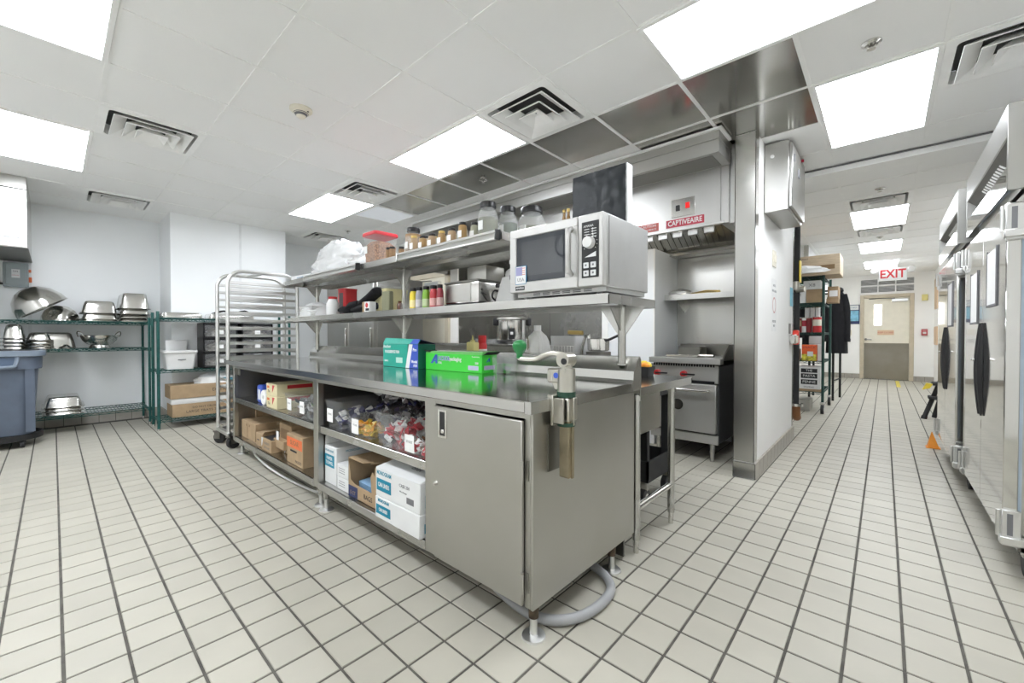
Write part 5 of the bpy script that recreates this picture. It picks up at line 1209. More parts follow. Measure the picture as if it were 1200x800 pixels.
# ------------------------------------------------------------------ on the lower overshelf
LZ = 1.3304
def mw():
    x0, x1, y0, y1, z0, z1 = -1.515, -.945, 1.665, 2.14, 1.365, 1.70
    t = thing('microwave_oven', 'stainless commercial microwave with dark door window on the overshelf', 'microwave', ((x0 + x1) / 2, (y0 + y1) / 2, LZ))
    S_mw = plain('light steel paint', (.50, .50, .49), .40, metal=.75, var=.04)
    S_mf = plain('light door frame', (.55, .545, .53), .40, metal=.5, var=.03)
    mk('case', B().box(x0 + .004, x1, y0 + .035, y1, z0, z1, .004), S_mw, t)
    mk('case_seam', B().box(x1 - .001, x1 + .0012, y0 + .05, y0 + .056, z0 + .01, z1 - .01), S_dark, t, smooth=0)
    mk('base', B().box(x0 + .02, x1 - .01, y0 + .045, y1 - .02, LZ + .012, z0), S_mw, t, smooth=0)
    for k in range(6):
        mk('vent_slot', B().box(x0 + .13 + k * .062, x0 + .175 + k * .062, y0 + .0435, y0 + .0455, LZ + .018, LZ + .022).box(x0 + .13 + k * .062, x0 + .175 + k * .062, y0 + .0435, y0 + .0455, LZ + .026, LZ + .030), M_black, t, smooth=0)
    for (x, y) in ((x0 + .06, y0 + .08), (x1 - .06, y0 + .08), (x0 + .06, y1 - .06), (x1 - .06, y1 - .06)):
        mk('foot', B().cyl((x, y, LZ), (x, y, LZ + .013), .016, seg=12), M_frost, t)
    xd = x1 - .135
    fr_ = B()
    a0, a1, c0, c1 = x0 + .045, xd - .075, z0 + .055, z1 - .045
    fr_.box(x0, xd - .002, y0, y0 + .034, z0, c0, .004).box(x0, xd - .002, y0, y0 + .034, c1, z1, .004).box(x0, a0, y0, y0 + .034, c0 - .004, c1 + .004, .003).box(a1, xd - .002, y0, y0 + .034, c0 - .004, c1 + .004, .003)
    dr_ = mk('door', fr_, S_mf, t)
    mk('window', B().box(a0, a1, y0 + .006, y0 + .012, c0, c1), M_glassdk, dr_, smooth=0)
    mk('window_screen', B().box(a0 + .035, a1 - .012, y0 + .004, y0 + .0062, c0 + .03, c1 - .025), plain('grey window mesh', (.045, .05, .058), .03, spec=1.0), dr_, smooth=0)
    mk('handle', B().tube(smoothpath([(xd - .035, y0, z1 - .055), (xd - .030, y0 - .035, z1 - .075), (xd - .030, y0 - .040, (z0 + z1) / 2), (xd - .030, y0 - .035, z0 + .085), (xd - .035, y0, z0 + .065)]), .012, 10).box(xd - .065, xd - .045, y0 - .012, y0, z0 + .07, z1 - .06, .004), S_mf, dr_)
    pn = mk('control_side', B().box(xd, x1, y0, y0 + .034, z0, z1, .004), S_mf, t)
    kp = mk('keypad', B().box(xd + .022, x1 - .022, y0 - .003, y0 + .001, z0 + .04, z1 - .035, .002), M_black, pn)
    xm = (xd + x1) / 2
    mk('dial', B().cyl((xm, y0 - .003, z0 + .20), (xm, y0 - .030, z0 + .20), .028, .025, 24), M_white, kp)
    for k in range(11):
        a = R(-40 + 26 * k); mk('dial_mark', B().cyl((xm + .038 * math.cos(a), y0 - .003, z0 + .20 + .038 * math.sin(a)), (xm + .038 * math.cos(a), y0 - .0038, z0 + .20 + .038 * math.sin(a)), .002, seg=6), M_white, kp)
    for (u, v) in ((-.022, .085), (.016, .085), (-.022, .048), (.016, .048)):
        bt = mk('button', B().box(xm + u - .012, xm + u + .016, y0 - .005, y0 - .003, z0 + v, z0 + v + .026, .002), M_wcard, kp)
        mk('button_mark', B().box(xm + u - .003, xm + u + .006, y0 - .0056, y0 - .005, z0 + v + .009, z0 + v + .018), M_greyink, bt, smooth=0)
    mk('wedge_print', B().prism([(xm - .028, z0 + .135), (xm + .032, z0 + .135), (xm + .032, z0 + .158)], 'y', y0 - .0036, y0 - .003), M_wcard, kp, smooth=0)
    text('AMANA', .015, M_wcard, kp, (xm - .008, y0 - .0036, z0 + .278))
    for k in range(4):
        mk('indicator_print', B().box(xm - .03, xm - .004, y0 - .0036, y0 - .003, z0 + .262 - k * .012, z0 + .265 - k * .012).box(xm + .006, xm + .034, y0 - .0036, y0 - .003, z0 + .262 - k * .012, z0 + .265 - k * .012).cyl((xm + .014, y0 - .003, z0 + .2635 - k * .012), (xm + .014, y0 - .004, z0 + .2635 - k * .012), .004, seg=8), M_wcard, kp, smooth=0)
    # stickers
    s_ = mk('flag_sticker', B().box(a0 - .004, a0 + .072, y0 - .0008, y0 + .0055, c0 - .012, c0 + .085), M_blueink, dr_, smooth=0)
    s2 = mk('sticker_paper', B().box(a0 - .001, a0 + .069, y0 - .0014, y0 + .0, c0 - .009, c0 + .082), M_wcard, dr_, smooth=0)
    fb = mk('flag_print', B().box(a0 + .002, a0 + .045, y0 - .002, y0 - .0012, c0 + .035, c0 + .078), plain('faded flag blue', (.30, .30, .50), .6), dr_, smooth=0)
    for k in range(4): mk('flag_stripe', B().box(a0 + .045, a0 + .066, y0 - .002, y0 - .0012, c0 + .037 + k * .011, c0 + .042 + k * .011), plain('faded flag red', (.62, .30, .25), .6), dr_, smooth=0)
    text('USA', .026, M_greyink, dr_, (a0 + .034, y0 - .0018, c0 + .012))
    nb = mk('name_badge', B().box(x0 + .042, x0 + .105, y0 - .0015, y0, z0 + .012, z0 + .034), M_black, dr_, smooth=0)
    text('AMANA', .016, M_wcard, nb, (x0 + .0735, y0 - .002, z0 + .023))
mw()
# wall clock the photographer's side of the room, mirrored in the microwave window
KX, KZ = -3.06, 2.32
ck = thing('wall_clock', 'round white wall clock mirrored in the microwave window', 'clock', (KX, YS, KZ - .16))
mk('rim', B().lathe([(.14, 0), (.155, .01), (.155, .03), (.14, .035), (.14, .02)], (KX, YS + .001, KZ), 40, m=Matrix.Rotation(R(-90), 3, 'X')), M_black, ck)
mk('dial', B().lathe([(0, .015), (.141, .015), (.141, .0), (0, 0)], (KX, YS + .001, KZ), 40, m=Matrix.Rotation(R(-90), 3, 'X')), M_paper, ck)
for k in range(12):
    a = R(30 * k); text(str(k if k else 12), .035, M_ink, ck, (KX - .115 * math.sin(a), YS + .0185, KZ + .115 * math.cos(a)), 'back')
mk('hand', B().box(KX - .004, KX + .004, YS + .018, YS + .020, KZ, KZ + .10).prism([(KX, KZ - .004), (KX + .06, KZ + .05), (KX + .055, KZ + .055), (KX - .004, KZ + .004)], 'y', YS + .020, YS + .022), M_ink, ck, smooth=0)

# film wrapped panel and oil bottles behind, on top of the microwave
fp = thing('wrapped_panel', 'flat white carton wrapped in black stretch film standing on the microwave', 'carton', (-1.15, 2.05, 1.7005))
mk('carton', B().box(-1.316, -.988, 1.985, 2.045, 1.7005, 2.03, .003), M_wcard, fp)
rn = random.Random(3); n = 22
b = B(); vs = [[b.bm.verts.new((-1.320 + .325 * i / n + rn.uniform(-.001, .001), 1.983 - rn.uniform(0, .004), 1.702 + .326 * j / n + rn.uniform(-.001, .001))) for i in range(n + 1)] for j in range(n + 1)]
for j in range(n):
    for i in range(n): b.bm.faces.new((vs[j][i], vs[j][i + 1], vs[j + 1][i + 1], vs[j + 1][i]))
bmesh.ops.solidify(b.bm, geom=b.bm.faces[:], thickness=.0015)
mk('stretch_film', b, M_film, fp, smooth=60)
for k, x in enumerate((-1.385, -1.355)):
    t = thing('oil_bottle', ['left slim brown bottle on the microwave beside the wrapped panel', 'right slim brown bottle on the microwave beside the wrapped panel'][k], 'bottle', (x, 1.99, 1.7005), local=True)
    mk('bottle', B().lathe([(0, 0), (.014, 0), (.014, .10), (.008, .13), (.008, .15), (0, .15)], seg=14), plain('brown bottle', (.30, .17, .06), .2), t)
    mk('cap', B().lathe([(.009, .148), (.010, .165), (0, .166)], seg=12), M_brass, t)

# blender base, toaster box, spice bottles, jug, gloves, tin, bottle, foam trays along the lower overshelf
bl = thing('blender_base', 'grey tapered mixer base left of the microwave on the overshelf', 'blender', (-1.72, 1.92, LZ), local=True)
mk('base', B().loft([rrect(.17, .17, .012, 3, 0), rrect(.165, .165, .012, 3, .01), rrect(.105, .115, .02, 3, .165), rrect(.09, .10, .02, 3, .17)]), plain('grey moulded base', (.42, .42, .40), .45), bl)
mk('motor_top', blob(.13, .13, .07, 2, 16, 6, .08).xform(Matrix.Translation((.01, .01, .165))), plain('worn grey top', (.36, .355, .34), .5), bl, smooth=40)
mk('switch', B().box(.05, .062, -.09, -.07, .14, .17, .003).cyl((-.08, -.04, .12), (-.10, -.05, .12), .012, seg=10), M_black, bl)
ts = thing('food_warmer', 'rectangular steel food warmer with black base on the overshelf', 'food warmer', (-2.10, 1.96, LZ), local=True)
mk('base', B().box(-.145, .20, -.165, .165, 0, .02, .004), M_blackmat, ts)
mk('body', B().box(-.14, .195, -.16, .16, .02, .155, .01, 2), S_pan, ts)
mk('front_panel', B().box(-.125, .125, -.164, -.16, .03, .145, .003), S_body, ts)
mk('lid', B().box(-.145, .20, -.165, .165, .155, .168, .004), S_dark, ts)
mk('cord', B().tube(smoothpath([(.2, .05, .02), (.26, -.02, .01), (.24, -.08, .05), (.28, -.10, .09), (.30, -.03, .07)]), .006, 6), M_black, ts)
single('steel_container', B().box(-.11, .08, -.09, .09, 0, .11, .008, 2), S_body, 'plain steel container standing on the food warmer', 'container', loc=(-2.05, 2.02, LZ + .1685))
for k, (x, body, lab) in enumerate(((-2.545, (.78, .62, .04), 'yellow capped-black spice bottle, first left of the food warmer row'), (-2.47, (.34, .33, .38), 'grey spice bottle between the yellow and the green one'), (-2.39, (.20, .42, .03), 'green spice bottle in the row on the overshelf'), (-2.305, (.50, .04, .05), 'red spice bottle in the row on the overshelf'), (-2.235, (.30, .035, .05), 'dark red spice bottle nearest the steel food warmer'))):
    t = thing('spice_bottle', lab, 'spice bottle', (x, 1.755, LZ), group='spice bottles on the overshelf', local=True)
    r_ = .027 if k < 4 else .023
    mk('bottle', B().lathe([(0, 0), (r_, 0), (r_ + .001, .01), (r_, .10), (r_ - .004, .12), (r_ - .008, .13), (0, .13)], seg=20), plain('bottle tint %d' % k, body, .3), t)
    mk('cap', B().lathe([(r_ - .006, .128), (r_ - .004, .132), (r_ - .005, .152), (0, .153)], seg=18), M_black, t)
    mk('label_wrap', B().lathe([(r_ + .0012, .012), (r_ + .0015, .014), (r_ + .0012, .062), (r_ + .0008, .064)], seg=20), plain('bottle label %d' % k, (min(1, body[0] * .6 + .38), min(1, body[1] * .6 + .36), min(1, body[2] * .6 + .33)), .5), t)
jg = thing('measuring_jug', 'clear square container of pale yellow mix on the overshelf', 'container', (-3.16, 1.95, LZ), local=True)
mk('container', B().loft([rrect(.20, .20, .03, 4, 0), rrect(.24, .24, .03, 4, .235), rrect(.26, .26, .03, 4, .238), rrect(.26, .26, .03, 4, .25), rrect(.235, .235, .03, 4, .25), rrect(.19, .19, .03, 4, .01)]), M_clearjar, jg)
mk('contents', B().loft([rrect(.185, .185, .02, 3, .012), rrect(.215, .215, .02, 3, .20)]), M_paleyel, jg)
single('sponge_block', B().box(-.055, .055, -.02, .02, 0, .155, .006), plain('olive scouring pad', (.22, .22, .14), .85), 'olive green scouring block standing before the yellow container', 'sponge', loc=(-2.90, 1.76, LZ), rz=0)
single('glass_jar', B().lathe([(0, 0), (.035, 0), (.037, .05), (.036, .05), (.034, .004), (0, .004)], seg=18), M_clear, 'small empty clear cup left of the spice bottles', 'cup', loc=(-2.66, 1.76, LZ))
single('syrup_jar', B().lathe([(0, 0), (.022, 0), (.022, .05), (.012, .062), (.014, .075), (0, .076)], seg=14), plain('dark amber', (.10, .03, .01), .2), 'tiny dark amber bottle beside the scouring block', 'bottle', loc=(-2.79, 1.80, LZ))
gl = thing('oven_mitts', 'pair of black oven mitts lying on the overshelf', 'mitts', (-3.42, 1.80, LZ), local=True)
for k, (a, z, dx) in enumerate(((0, 0.0, -.02), (-16, .055, .08))):
    m_ = Matrix.Translation((dx, .02 * k, z)) @ Matrix.Rotation(R(a), 4, 'Y')
    secs = []
    for (x, ww, hh, zz) in ((-.24, .03, .02, .018), (-.20, .10, .045, .025), (-.10, .15, .06, .032), (.02, .15, .065, .036), (.12, .13, .06, .05), (.24, .14, .07, .06), (.245, .12, .05, .06)):
        secs.append([(x, ww / 2 * math.cos(2 * math.pi * q / 14), zz + hh / 2 * math.sin(2 * math.pi * q / 14)) for q in range(14)])
    mk('mitt', B().loft(secs).xform(m_), M_fabric, gl, smooth=60)
    mk('thumb', B().tube([(-.02, -.06, .035), (-.08, -.10, .04), (-.13, -.115, .03)], [.028, .026, .014], 10).xform(m_), M_fabric, gl, smooth=60)
rt = thing('red_tin', 'red square tin with dark centre on the overshelf behind the mitts', 'tin', (-3.90, 1.93, LZ), local=True)
mk('tin', B().loft([rrect(.15, .14, .03, 4, 0), rrect(.15, .14, .03, 4, .25)]), M_red, rt)
mk('lid', B().loft([rrect(.155, .145, .03, 4, .25), rrect(.155, .145, .03, 4, .262)]), M_red, rt)
mk('dark_print', B().box(-.03, .05, -.071, -.0703, .02, .22), M_charcoal, rt, smooth=0)
wbt = thing('white_bottle', 'white supplement style bottle with red cap on the overshelf', 'bottle', (-3.85, 1.76, LZ), local=True)
mk('bottle', B().lathe([(0, 0), (.052, 0), (.056, .01), (.056, .11), (.04, .14), (.036, .15), (0, .15)], seg=24), M_white, wbt)
mk('cap', B().lathe([(.036, .15), (.039, .153), (.039, .172), (0, .173)], seg=24), M_red, wbt)
sp_ = thing('small_spice_box', 'small kraft and white spice box with red print by the mitts', 'box', (-3.15, 1.74, LZ), local=True)
mk('box', B().box(-.05, .06, -.03, .03, 0, .085, .003), M_wcard, sp_)
mk('kraft_panel', B().box(-.051, -.02, -.0305, .0305, 0, .084), M_kraft, sp_, smooth=0); mk('red_print', B().cyl((.02, -.030, .055), (.02, -.0315, .055), .02, seg=14), M_red, sp_)
mk('black_print', B().box(0, .055, -.0312, -.030, .01, .03), M_ink, sp_, smooth=0)
ft = thing('foam_trays', 'white foam trays in thin plastic at the left end of the overshelf', 'trays', (-4.36, 1.83, LZ), local=True)
for k in range(4):
    mk('tray', B().loft([rrect(.34, .22, .03, 4, k * .026), rrect(.40, .26, .03, 4, k * .026 + .022), rrect(.41, .27, .03, 4, k * .026 + .025), rrect(.33, .21, .03, 4, k * .026 + .004)]), M_white, ft)
mk('wrap', blob(.56, .30, .155, 12, 22, 8, .08), M_bag, ft, smooth=50)

# ------------------------------------------------------------------ on the upper overshelf
UZ = 1.7254
bg = thing('plastic_bag', 'big crumpled white plastic bag of lids on the upper shelf', 'bag', (-4.02, 1.93, UZ), local=True)
mk('bag', blob(.95, .42, .35, 21, 34, 14, .17), M_bag, bg, smooth=70)
for k, (x, y, z, r_) in enumerate(((-.2, .0, .05, .13), (.15, -.02, .06, .15), (.0, .05, .16, .12), (-.33, .02, .03, .09), (.34, 0, .05, .10))):
    mk('lid_stack', B().lathe([(0, 0), (r_ * .8, 0), (r_, .03), (r_, .07), (r_ * .8, .10), (0, .10)], (x, y, z), 18), M_white, bg)
fx = thing('film_carton', 'flat white carton lying on the left end of the upper shelf', 'box', (-4.62, 1.86, UZ), 4, local=True)
mk('body', B().box(-.20, .24, -.10, .10, 0, .055, .003), M_wcard, fx)
text('FILM WRAP', .03, M_blueink, fx, (.02, -.1008, .028), sx=1.2)
cn = thing('granola_tub', 'clear square tub of brown granola with red lid on the upper shelf', 'food tub', (-3.14, 1.84, UZ), local=True)
mk('tub', B().loft([rrect(.185, .185, .03, 4, 0), rrect(.21, .21, .03, 4, .235), rrect(.204, .204, .03, 4, .235), rrect(.178, .178, .03, 4, .004)]), M_clear, cn)
mk('contents', B().loft([rrect(.176, .176, .02, 3, .005), rrect(.194, .194, .02, 3, .15), rrect(.15, .15, .05, 3, .185), rrect(.06, .06, .02, 3, .20)]), plain('granola mix', (.30, .165, .10), .8, var=.8, scale=95, bump=.9, bscale=70), cn, smooth=0)
mk('lid', B().loft([rrect(.222, .222, .035, 4, .232), rrect(.228, .228, .035, 4, .24), rrect(.222, .222, .035, 4, .258), rrect(.19, .19, .03, 4, .262)]), plain('red tub lid', (.62, .035, .05), .35), cn)
mk('label_card', B().box(-.08, -.03, -.1035, -.1015, .09, .15), M_paper, cn, smooth=0)
def jar(lab, x, y, r_, h, fill, fh, cap=True, group='herb jars on the upper shelf', handle=False):
    t = thing('herb_jar', lab, 'jar', (x, y, UZ), group=group, local=True)
    mk('jar', B().lathe([(0, 0), (r_ * .94, 0), (r_, .006), (r_, h * .62), (r_ * .86, h * .74), (r_ * .70, h * .80), (r_ * .70, h * .88), (r_ * .67, h * .88), (r_ * .67, h * .80), (r_ * .95, h * .62), (r_ * .95, .004), (0, .004)], seg=28), M_clearjar, t)
    mk('contents', B().lathe([(0, .005), (r_ * .93, .005), (r_ * .93, fh), (r_ * .5, fh * 1.06), (0, fh * 1.08)], seg=24), fill, t)
    mk('lid', B().lathe([(r_ * .74, h * .84), (r_ * .78, h * .85), (r_ * .78, h * .97), (r_ * .72, h), (0, h)], seg=28), M_black, t)
    mk('label_card', B().box(-r_ * .28, r_ * .28, -r_ * 1.02, -r_ * .965, h * .22, h * .46), M_paper, t, smooth=0)
    if handle: mk('grip', B().box(r_ * .55, r_ * .9, -.01, .01, h * .64, h * .70, .004), M_clearjar, t)
    return t
Mg1 = plain('dried oregano', (.10, .105, .035), .9, var=.4, scale=90); Mg2 = plain('dried basil', (.035, .07, .018), .9, var=.5, scale=90); Mg3 = plain('pale herb', (.16, .16, .09), .9, var=.4, scale=90); Mbr = plain('brown spice', (.32, .20, .11), .9, var=.2, scale=60)
jar('herb jar with olive dried leaves, left of the three big jars', -1.81, 1.79, .064, .225, Mg1, .125)
jar('herb jar with dark green leaves, middle of the three big jars', -1.79, 1.95, .063, .23, Mg2, .12, True)
jar('widest jar with a black lid beside the microwave, nearly empty', -1.71, 2.09, .092, .24, Mg3, .11, handle=True)
jar('brown spice jar with a dark lid right of the red lidded tub', -2.58, 1.78, .062, .20, Mbr, .15, group='big jars')
for k in range(12):
    x = -2.49 + k * .052; y = 1.725 + .055 * (k % 2)
    s_ = thing('small_spice_jar', ['small spice jar right beside the brown spice jar', 'second small spice jar from the brown spice jar', 'third small spice jar from the brown spice jar', 'fourth small spice jar from the brown spice jar', 'fifth small spice jar from the brown spice jar', 'sixth small spice jar, middle of the small jar row', 'seventh small spice jar from the brown spice jar', 'eighth small spice jar from the brown spice jar', 'fourth small spice jar left of the olive herb jar', 'third small spice jar left of the olive herb jar', 'second small spice jar left of the olive herb jar', 'small spice jar just left of the olive herb jar'][k], 'spice jar', (x, y, UZ), group='small spice jars', local=True)
    h = .10 + (.02 if k in (0, 1, 11, 10) else 0)
    mk('jar', B().lathe([(0, 0), (.026, 0), (.026, h * .8), (.02, h * .86), (0, h * .86)], seg=14), plain('jar fill %d' % (k % 4), [(.42, .30, .18), (.55, .47, .35), (.40, .25, .10), (.38, .38, .28)][k % 4], .4), s_)
    mk('lid', B().lathe([(.022, h * .86), (.023, h * .88), (.022, h), (0, h)], seg=14), M_black if k % 3 else M_brass, s_)
    mk('label_card', B().box(-.018, .018, -.0275, -.0255, h * .2, h * .55), M_paper, s_, smooth=0)
for k, x in enumerate((-2.73, -2.68, -2.78)):
    s_ = thing('small_spice_jar', ['tiny spice jar directly right of the granola tub', 'tiny spice jar nearest the brown spice jar on its left', 'tiny spice jar half hidden by the granola tub'][k], 'spice jar', (x - .1, 1.76 + .05 * (k % 2), UZ), group='tiny jars by the granola tub', local=True)
    mk('jar', B().lathe([(0, 0), (.022, 0), (.022, .08), (0, .08)], seg=12), Mbr, s_); mk('lid', B().lathe([(.02, .08), (.02, .098), (0, .099)], seg=12), M_blackmat, s_)

# ------------------------------------------------------------------ behind the backsplash, on the work table and the cook line
NZ = .8704
mj = thing('milk_jug', 'translucent white gallon jug behind the backsplash', 'jug', (-1.70, 2.14, NZ), -38, local=True)
secs = []
for (z, ww, dd) in ((0, .15, .14), (.01, .165, .155), (.18, .165, .155), (.23, .15, .14), (.265, .115, .11), (.29, .06, .06), (.30, .045, .045), (.335, .045, .045)):
    secs.append(rrect(ww, dd, min(ww, dd) * .32, 5, z))
mk('jug', B().loft(secs), M_milky, mj)
mk('handle', B().tube(smoothpath([(.03, 0, .285), (.075, 0, .27), (.092, 0, .22), (.085, 0, .16)]), .014, 8), M_milky, mj)
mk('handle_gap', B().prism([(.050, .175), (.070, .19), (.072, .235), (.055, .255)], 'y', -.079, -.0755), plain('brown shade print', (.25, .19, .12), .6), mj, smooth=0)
text('FRESH', .02, M_greyink, mj, (.0, -.0785, .05))
for (nm, lab, x, y, m, mc, h) in (('ketchup_bottle', 'red squeeze bottle behind the green foil box', -2.36, 2.27, M_red, M_red, .27), ('mustard_bottle', 'pale yellow squeeze bottle behind the green foil box', -2.33, 2.14, M_paleyel, M_paleyel, .22)):
    t = thing(nm, lab, 'bottle', (x, y, NZ), local=True)
    if nm[0] == 'k':
        mk('bottle', B().lathe([(0, 0), (.035, 0), (.037, .01), (.037, h * .72), (.028, h * .80), (0, h * .8)], seg=18), m, t)
        mk('cap', B().lathe([(.030, h * .78), (.032, h * .80), (.032, h), (0, h)], seg=18), mc, t)
        mk('label_wrap', B().lathe([(.0376, .05), (.0378, .052), (.0378, .16), (.0376, .162)], seg=18), M_wcard, t)
    else:
        mk('bottle', B().box(-.042, .042, -.03, .03, 0, h, .010, 2), m, t)
        mk('cap', B().lathe([(.018, h), (.020, h + .012), (.008, h + .016), (.004, h + .05), (0, h + .05)], seg=14), mc, t)
wcn = thing('wire_basket_bin', 'square frosted bin with wire basket inside behind the backsplash', 'bin', (-1.56, 2.32, NZ), local=True)
mk('bin', B().loft([rrect(.17, .17, .015, 3, 0), rrect(.20, .20, .015, 3, .265), rrect(.19, .19, .015, 3, .265), rrect(.16, .16, .015, 3, .005)]), plain('grey poly bin', (.60, .60, .59), .4, alpha=.8), wcn)
b = B()
for k in range(9):
    u = -.09 + k * .0225
    b.cyl((u, -.098, .02), (u, -.103, .20), .0018, seg=5)
for z in (.05, .10, .15, .20): b.cyl((-.095, -.101, z), (.095, -.101, z), .0018, seg=5)
mk('wire_grid', b, S_pan, wcn)
mk('handle_bar', B().cyl((-.05, .05, .29), (.06, .05, .285), .014, seg=8), M_brass, wcn)
cp = thing('condiment_pot', 'small steel shaker with brass top behind the backsplash', 'shaker', (-1.665, 2.45, NZ), local=True)
mk('pot', B().lathe([(0, 0), (.03, 0), (.032, .20), (.026, .215), (0, .216)], seg=16), S_pan, cp); mk('top', B().lathe([(.026, .214), (.018, .24), (0, .248)], seg=14), M_brass, cp)
sc = thing('sauce_pan', 'steel saucepan with black handle standing behind the backsplash', 'saucepan', (-1.35, 2.32, NZ), local=True)
mk('pan', lathe_shell([(0, .17), (.06, .17), (.068, .175), (.07, .245), (.073, .247)], 28), S_pan, sc)
mk('stand', B().cyl((0, 0, 0), (0, 0, .165), .075, .078, 24), S_dark, sc)
mk('handle', B().tube([(.06, -.02, .235), (.10, -.03, .245), (.165, -.05, .268)], .008, 8), M_black, sc)
mk('ladle_hook', B().tube(smoothpath([(-.11, -.03, .10), (-.10, -.03, .19), (-.075, -.03, .262), (-.055, -.03, .27), (-.05, -.03, .24)]), .011, 8), S_pan, sc)
ftray = thing('produce_tray', 'black tray of oranges and peppers at the far end of the work table', 'tray', (-1.235, 2.66, NZ), local=True)
mk('tray', B().loft([rrect(.17, .09, .01, 2, 0), rrect(.19, .11, .01, 2, .06), rrect(.175, .095, .01, 2, .06), rrect(.15, .07, .01, 2, .005)]), M_blackmat, ftray)
for k, (x, y, z, m) in enumerate(((-.07, -.02, .062, M_orange), (.0, -.03, .066, M_red), (.07, -.02, .062, M_orange), (.035, .03, .07, M_yellow), (-.04, .03, .066, M_red), (.066, .03, .062, M_yellow))):
    mk('fruit', B().lathe([(0, -.03), (.018, -.025), (.03, -.005), (.029, .01), (.016, .025), (0, .028)], (x * .75, y * .7, z), 14), m, ftray)
rc = thing('rice_cooker', 'steel rice cooker with black side handles on the cook line counter', 'rice cooker', (-3.12, 3.47, 1.0504), 40, local=True)
mk('base', B().lathe([(0, 0), (.17, 0), (.185, .02), (.18, .04), (0, .04)], seg=32), M_black, rc)
mk('body', B().lathe([(.168, .035), (.17, .04), (.17, .26), (.165, .265), (0, .265)], seg=36), S_pan, rc)
mk('lid', B().lathe([(.172, .262), (.178, .27), (.172, .29), (.12, .305), (0, .31)], seg=36), S_body, rc)
for s_ in (-1, 1): mk('handle', B().box(s_ * .19 - .025, s_ * .19 + .025, -.035, .035, .20, .285, .008, 2), M_black, rc)
mk('control_plate', B().box(-.035, .035, -.178, -.165, .05, .17, .004), M_black, rc); mk('switch', B().box(-.015, .015, -.182, -.178, .10, .13, .002), M_white, rc)
for k, (x, w_) in enumerate(((-2.80, .35), (-3.35, .42))):
    t = thing('clear_lid_tray', ['clear plastic tray on the cook line right of the rice cooker', 'clear plastic tray in front of the rice cooker on the cook line'][k], 'tray', (x, 3.32 if k else 3.36, 1.0504), local=True)
    mk('tray', B().loft([rrect(w_, .10, .015, 2, 0), rrect(w_ + .02, .12, .015, 2, .05), rrect(w_ + .01, .11, .015, 2, .05), rrect(w_ - .01, .09, .015, 2, .004)]), M_clear, t)

# ------------------------------------------------------------------ base shelves: cartons and bins of packets
BZ, MZ = .1685, .5405
def at_front(x0, x1, yf, dp, z): return ((x0 + x1) / 2, yf + dp / 2, z)
# left bay, base shelf
c = carton('supply_carton', 'largest plain kraft carton at the left end of the base shelf', at_front(-4.62, -4.22, 1.215, .40, BZ), .40, .40, .165)
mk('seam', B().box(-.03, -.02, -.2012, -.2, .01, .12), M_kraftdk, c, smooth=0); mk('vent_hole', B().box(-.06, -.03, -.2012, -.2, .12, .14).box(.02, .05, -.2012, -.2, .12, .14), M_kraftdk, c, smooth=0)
c = carton('supply_carton', 'small kraft carton tucked right of the largest kraft carton', at_front(-4.15, -3.98, 1.20, .30, BZ), .17, .30, .115, flaps=[('r', 30, .06)])
mk('slot', B().box(-.05, .0, -.1512, -.15, .05, .06), M_ink, c, smooth=0)
c = carton('supply_carton', 'small open kraft carton of packets at the front of the base shelf', at_front(-3.95, -3.72, 1.185, .20, BZ), .23, .20, .105, tape=False)
mk('opening', B().box(-.10, .10, -.09, .09, .1052, .1066), M_charcoal, c, smooth=0); mk('flap', B().prism([(-.115, .105), (-.07, .105), (-.10, .04), (-.112, .03)], 'y', -.1025, -.101), M_wcard, c, smooth=0)
text('PACKETS', .03, M_greyink, c, (.01, -.1006, .065)); text('200 COUNT', .024, M_greyink, c, (.01, -.1006, .03))
c = carton('supply_carton', 'kraft dispenser carton with an opened top and a white tag', at_front(-3.80, -3.50, 1.27, .28, BZ), .26, .28, .24, tape=False, flaps=[('b', 70, .08), ('r', 150, .07)])
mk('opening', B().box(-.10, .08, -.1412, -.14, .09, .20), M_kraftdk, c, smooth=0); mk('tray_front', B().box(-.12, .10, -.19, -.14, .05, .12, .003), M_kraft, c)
mk('tag', B().box(-.05, .0, -.1925, -.1905, .12, .19), M_paper, c, smooth=0); mk('corner_tag', B().prism([(-.02, .0), (.04, .06), (.0, .08)], 'y', -.1425, -.1415), M_paper, c, smooth=0)
c = carton('supply_carton', 'kraft carton with an orange printed band at the right of the left bay', at_front(-3.42, -3.12, 1.20, .38, BZ), .30, .38, .225)
ob_ = mk('orange_band', B().box(-.145, .14, -.1915, -.1903, .125, .20), M_orangeprint, c, smooth=0)
text('SUGAR', .05, M_kraftdk, ob_, (0, -.1918, .162)); mk('slot', B().box(-.08, .04, -.1912, -.19, .095, .108), M_ink, c, smooth=0)
text('PACKED', .03, M_ink, c, (.07, -.1908, .03)); mk('side_tag', B().box(.1505, .152, -.10, -.03, .06, .16), M_paper, c, smooth=0)
text('NET WT', .03, M_ink, c, (.1508, .05, .03), 'right')
single('kraft_sheet', B().box(-.02, .02, -.25, .25, 0, .30), M_kraft, 'kraft sheet standing against the left wall of the base shelf', 'cardboard', loc=(-4.67, 1.60, BZ))
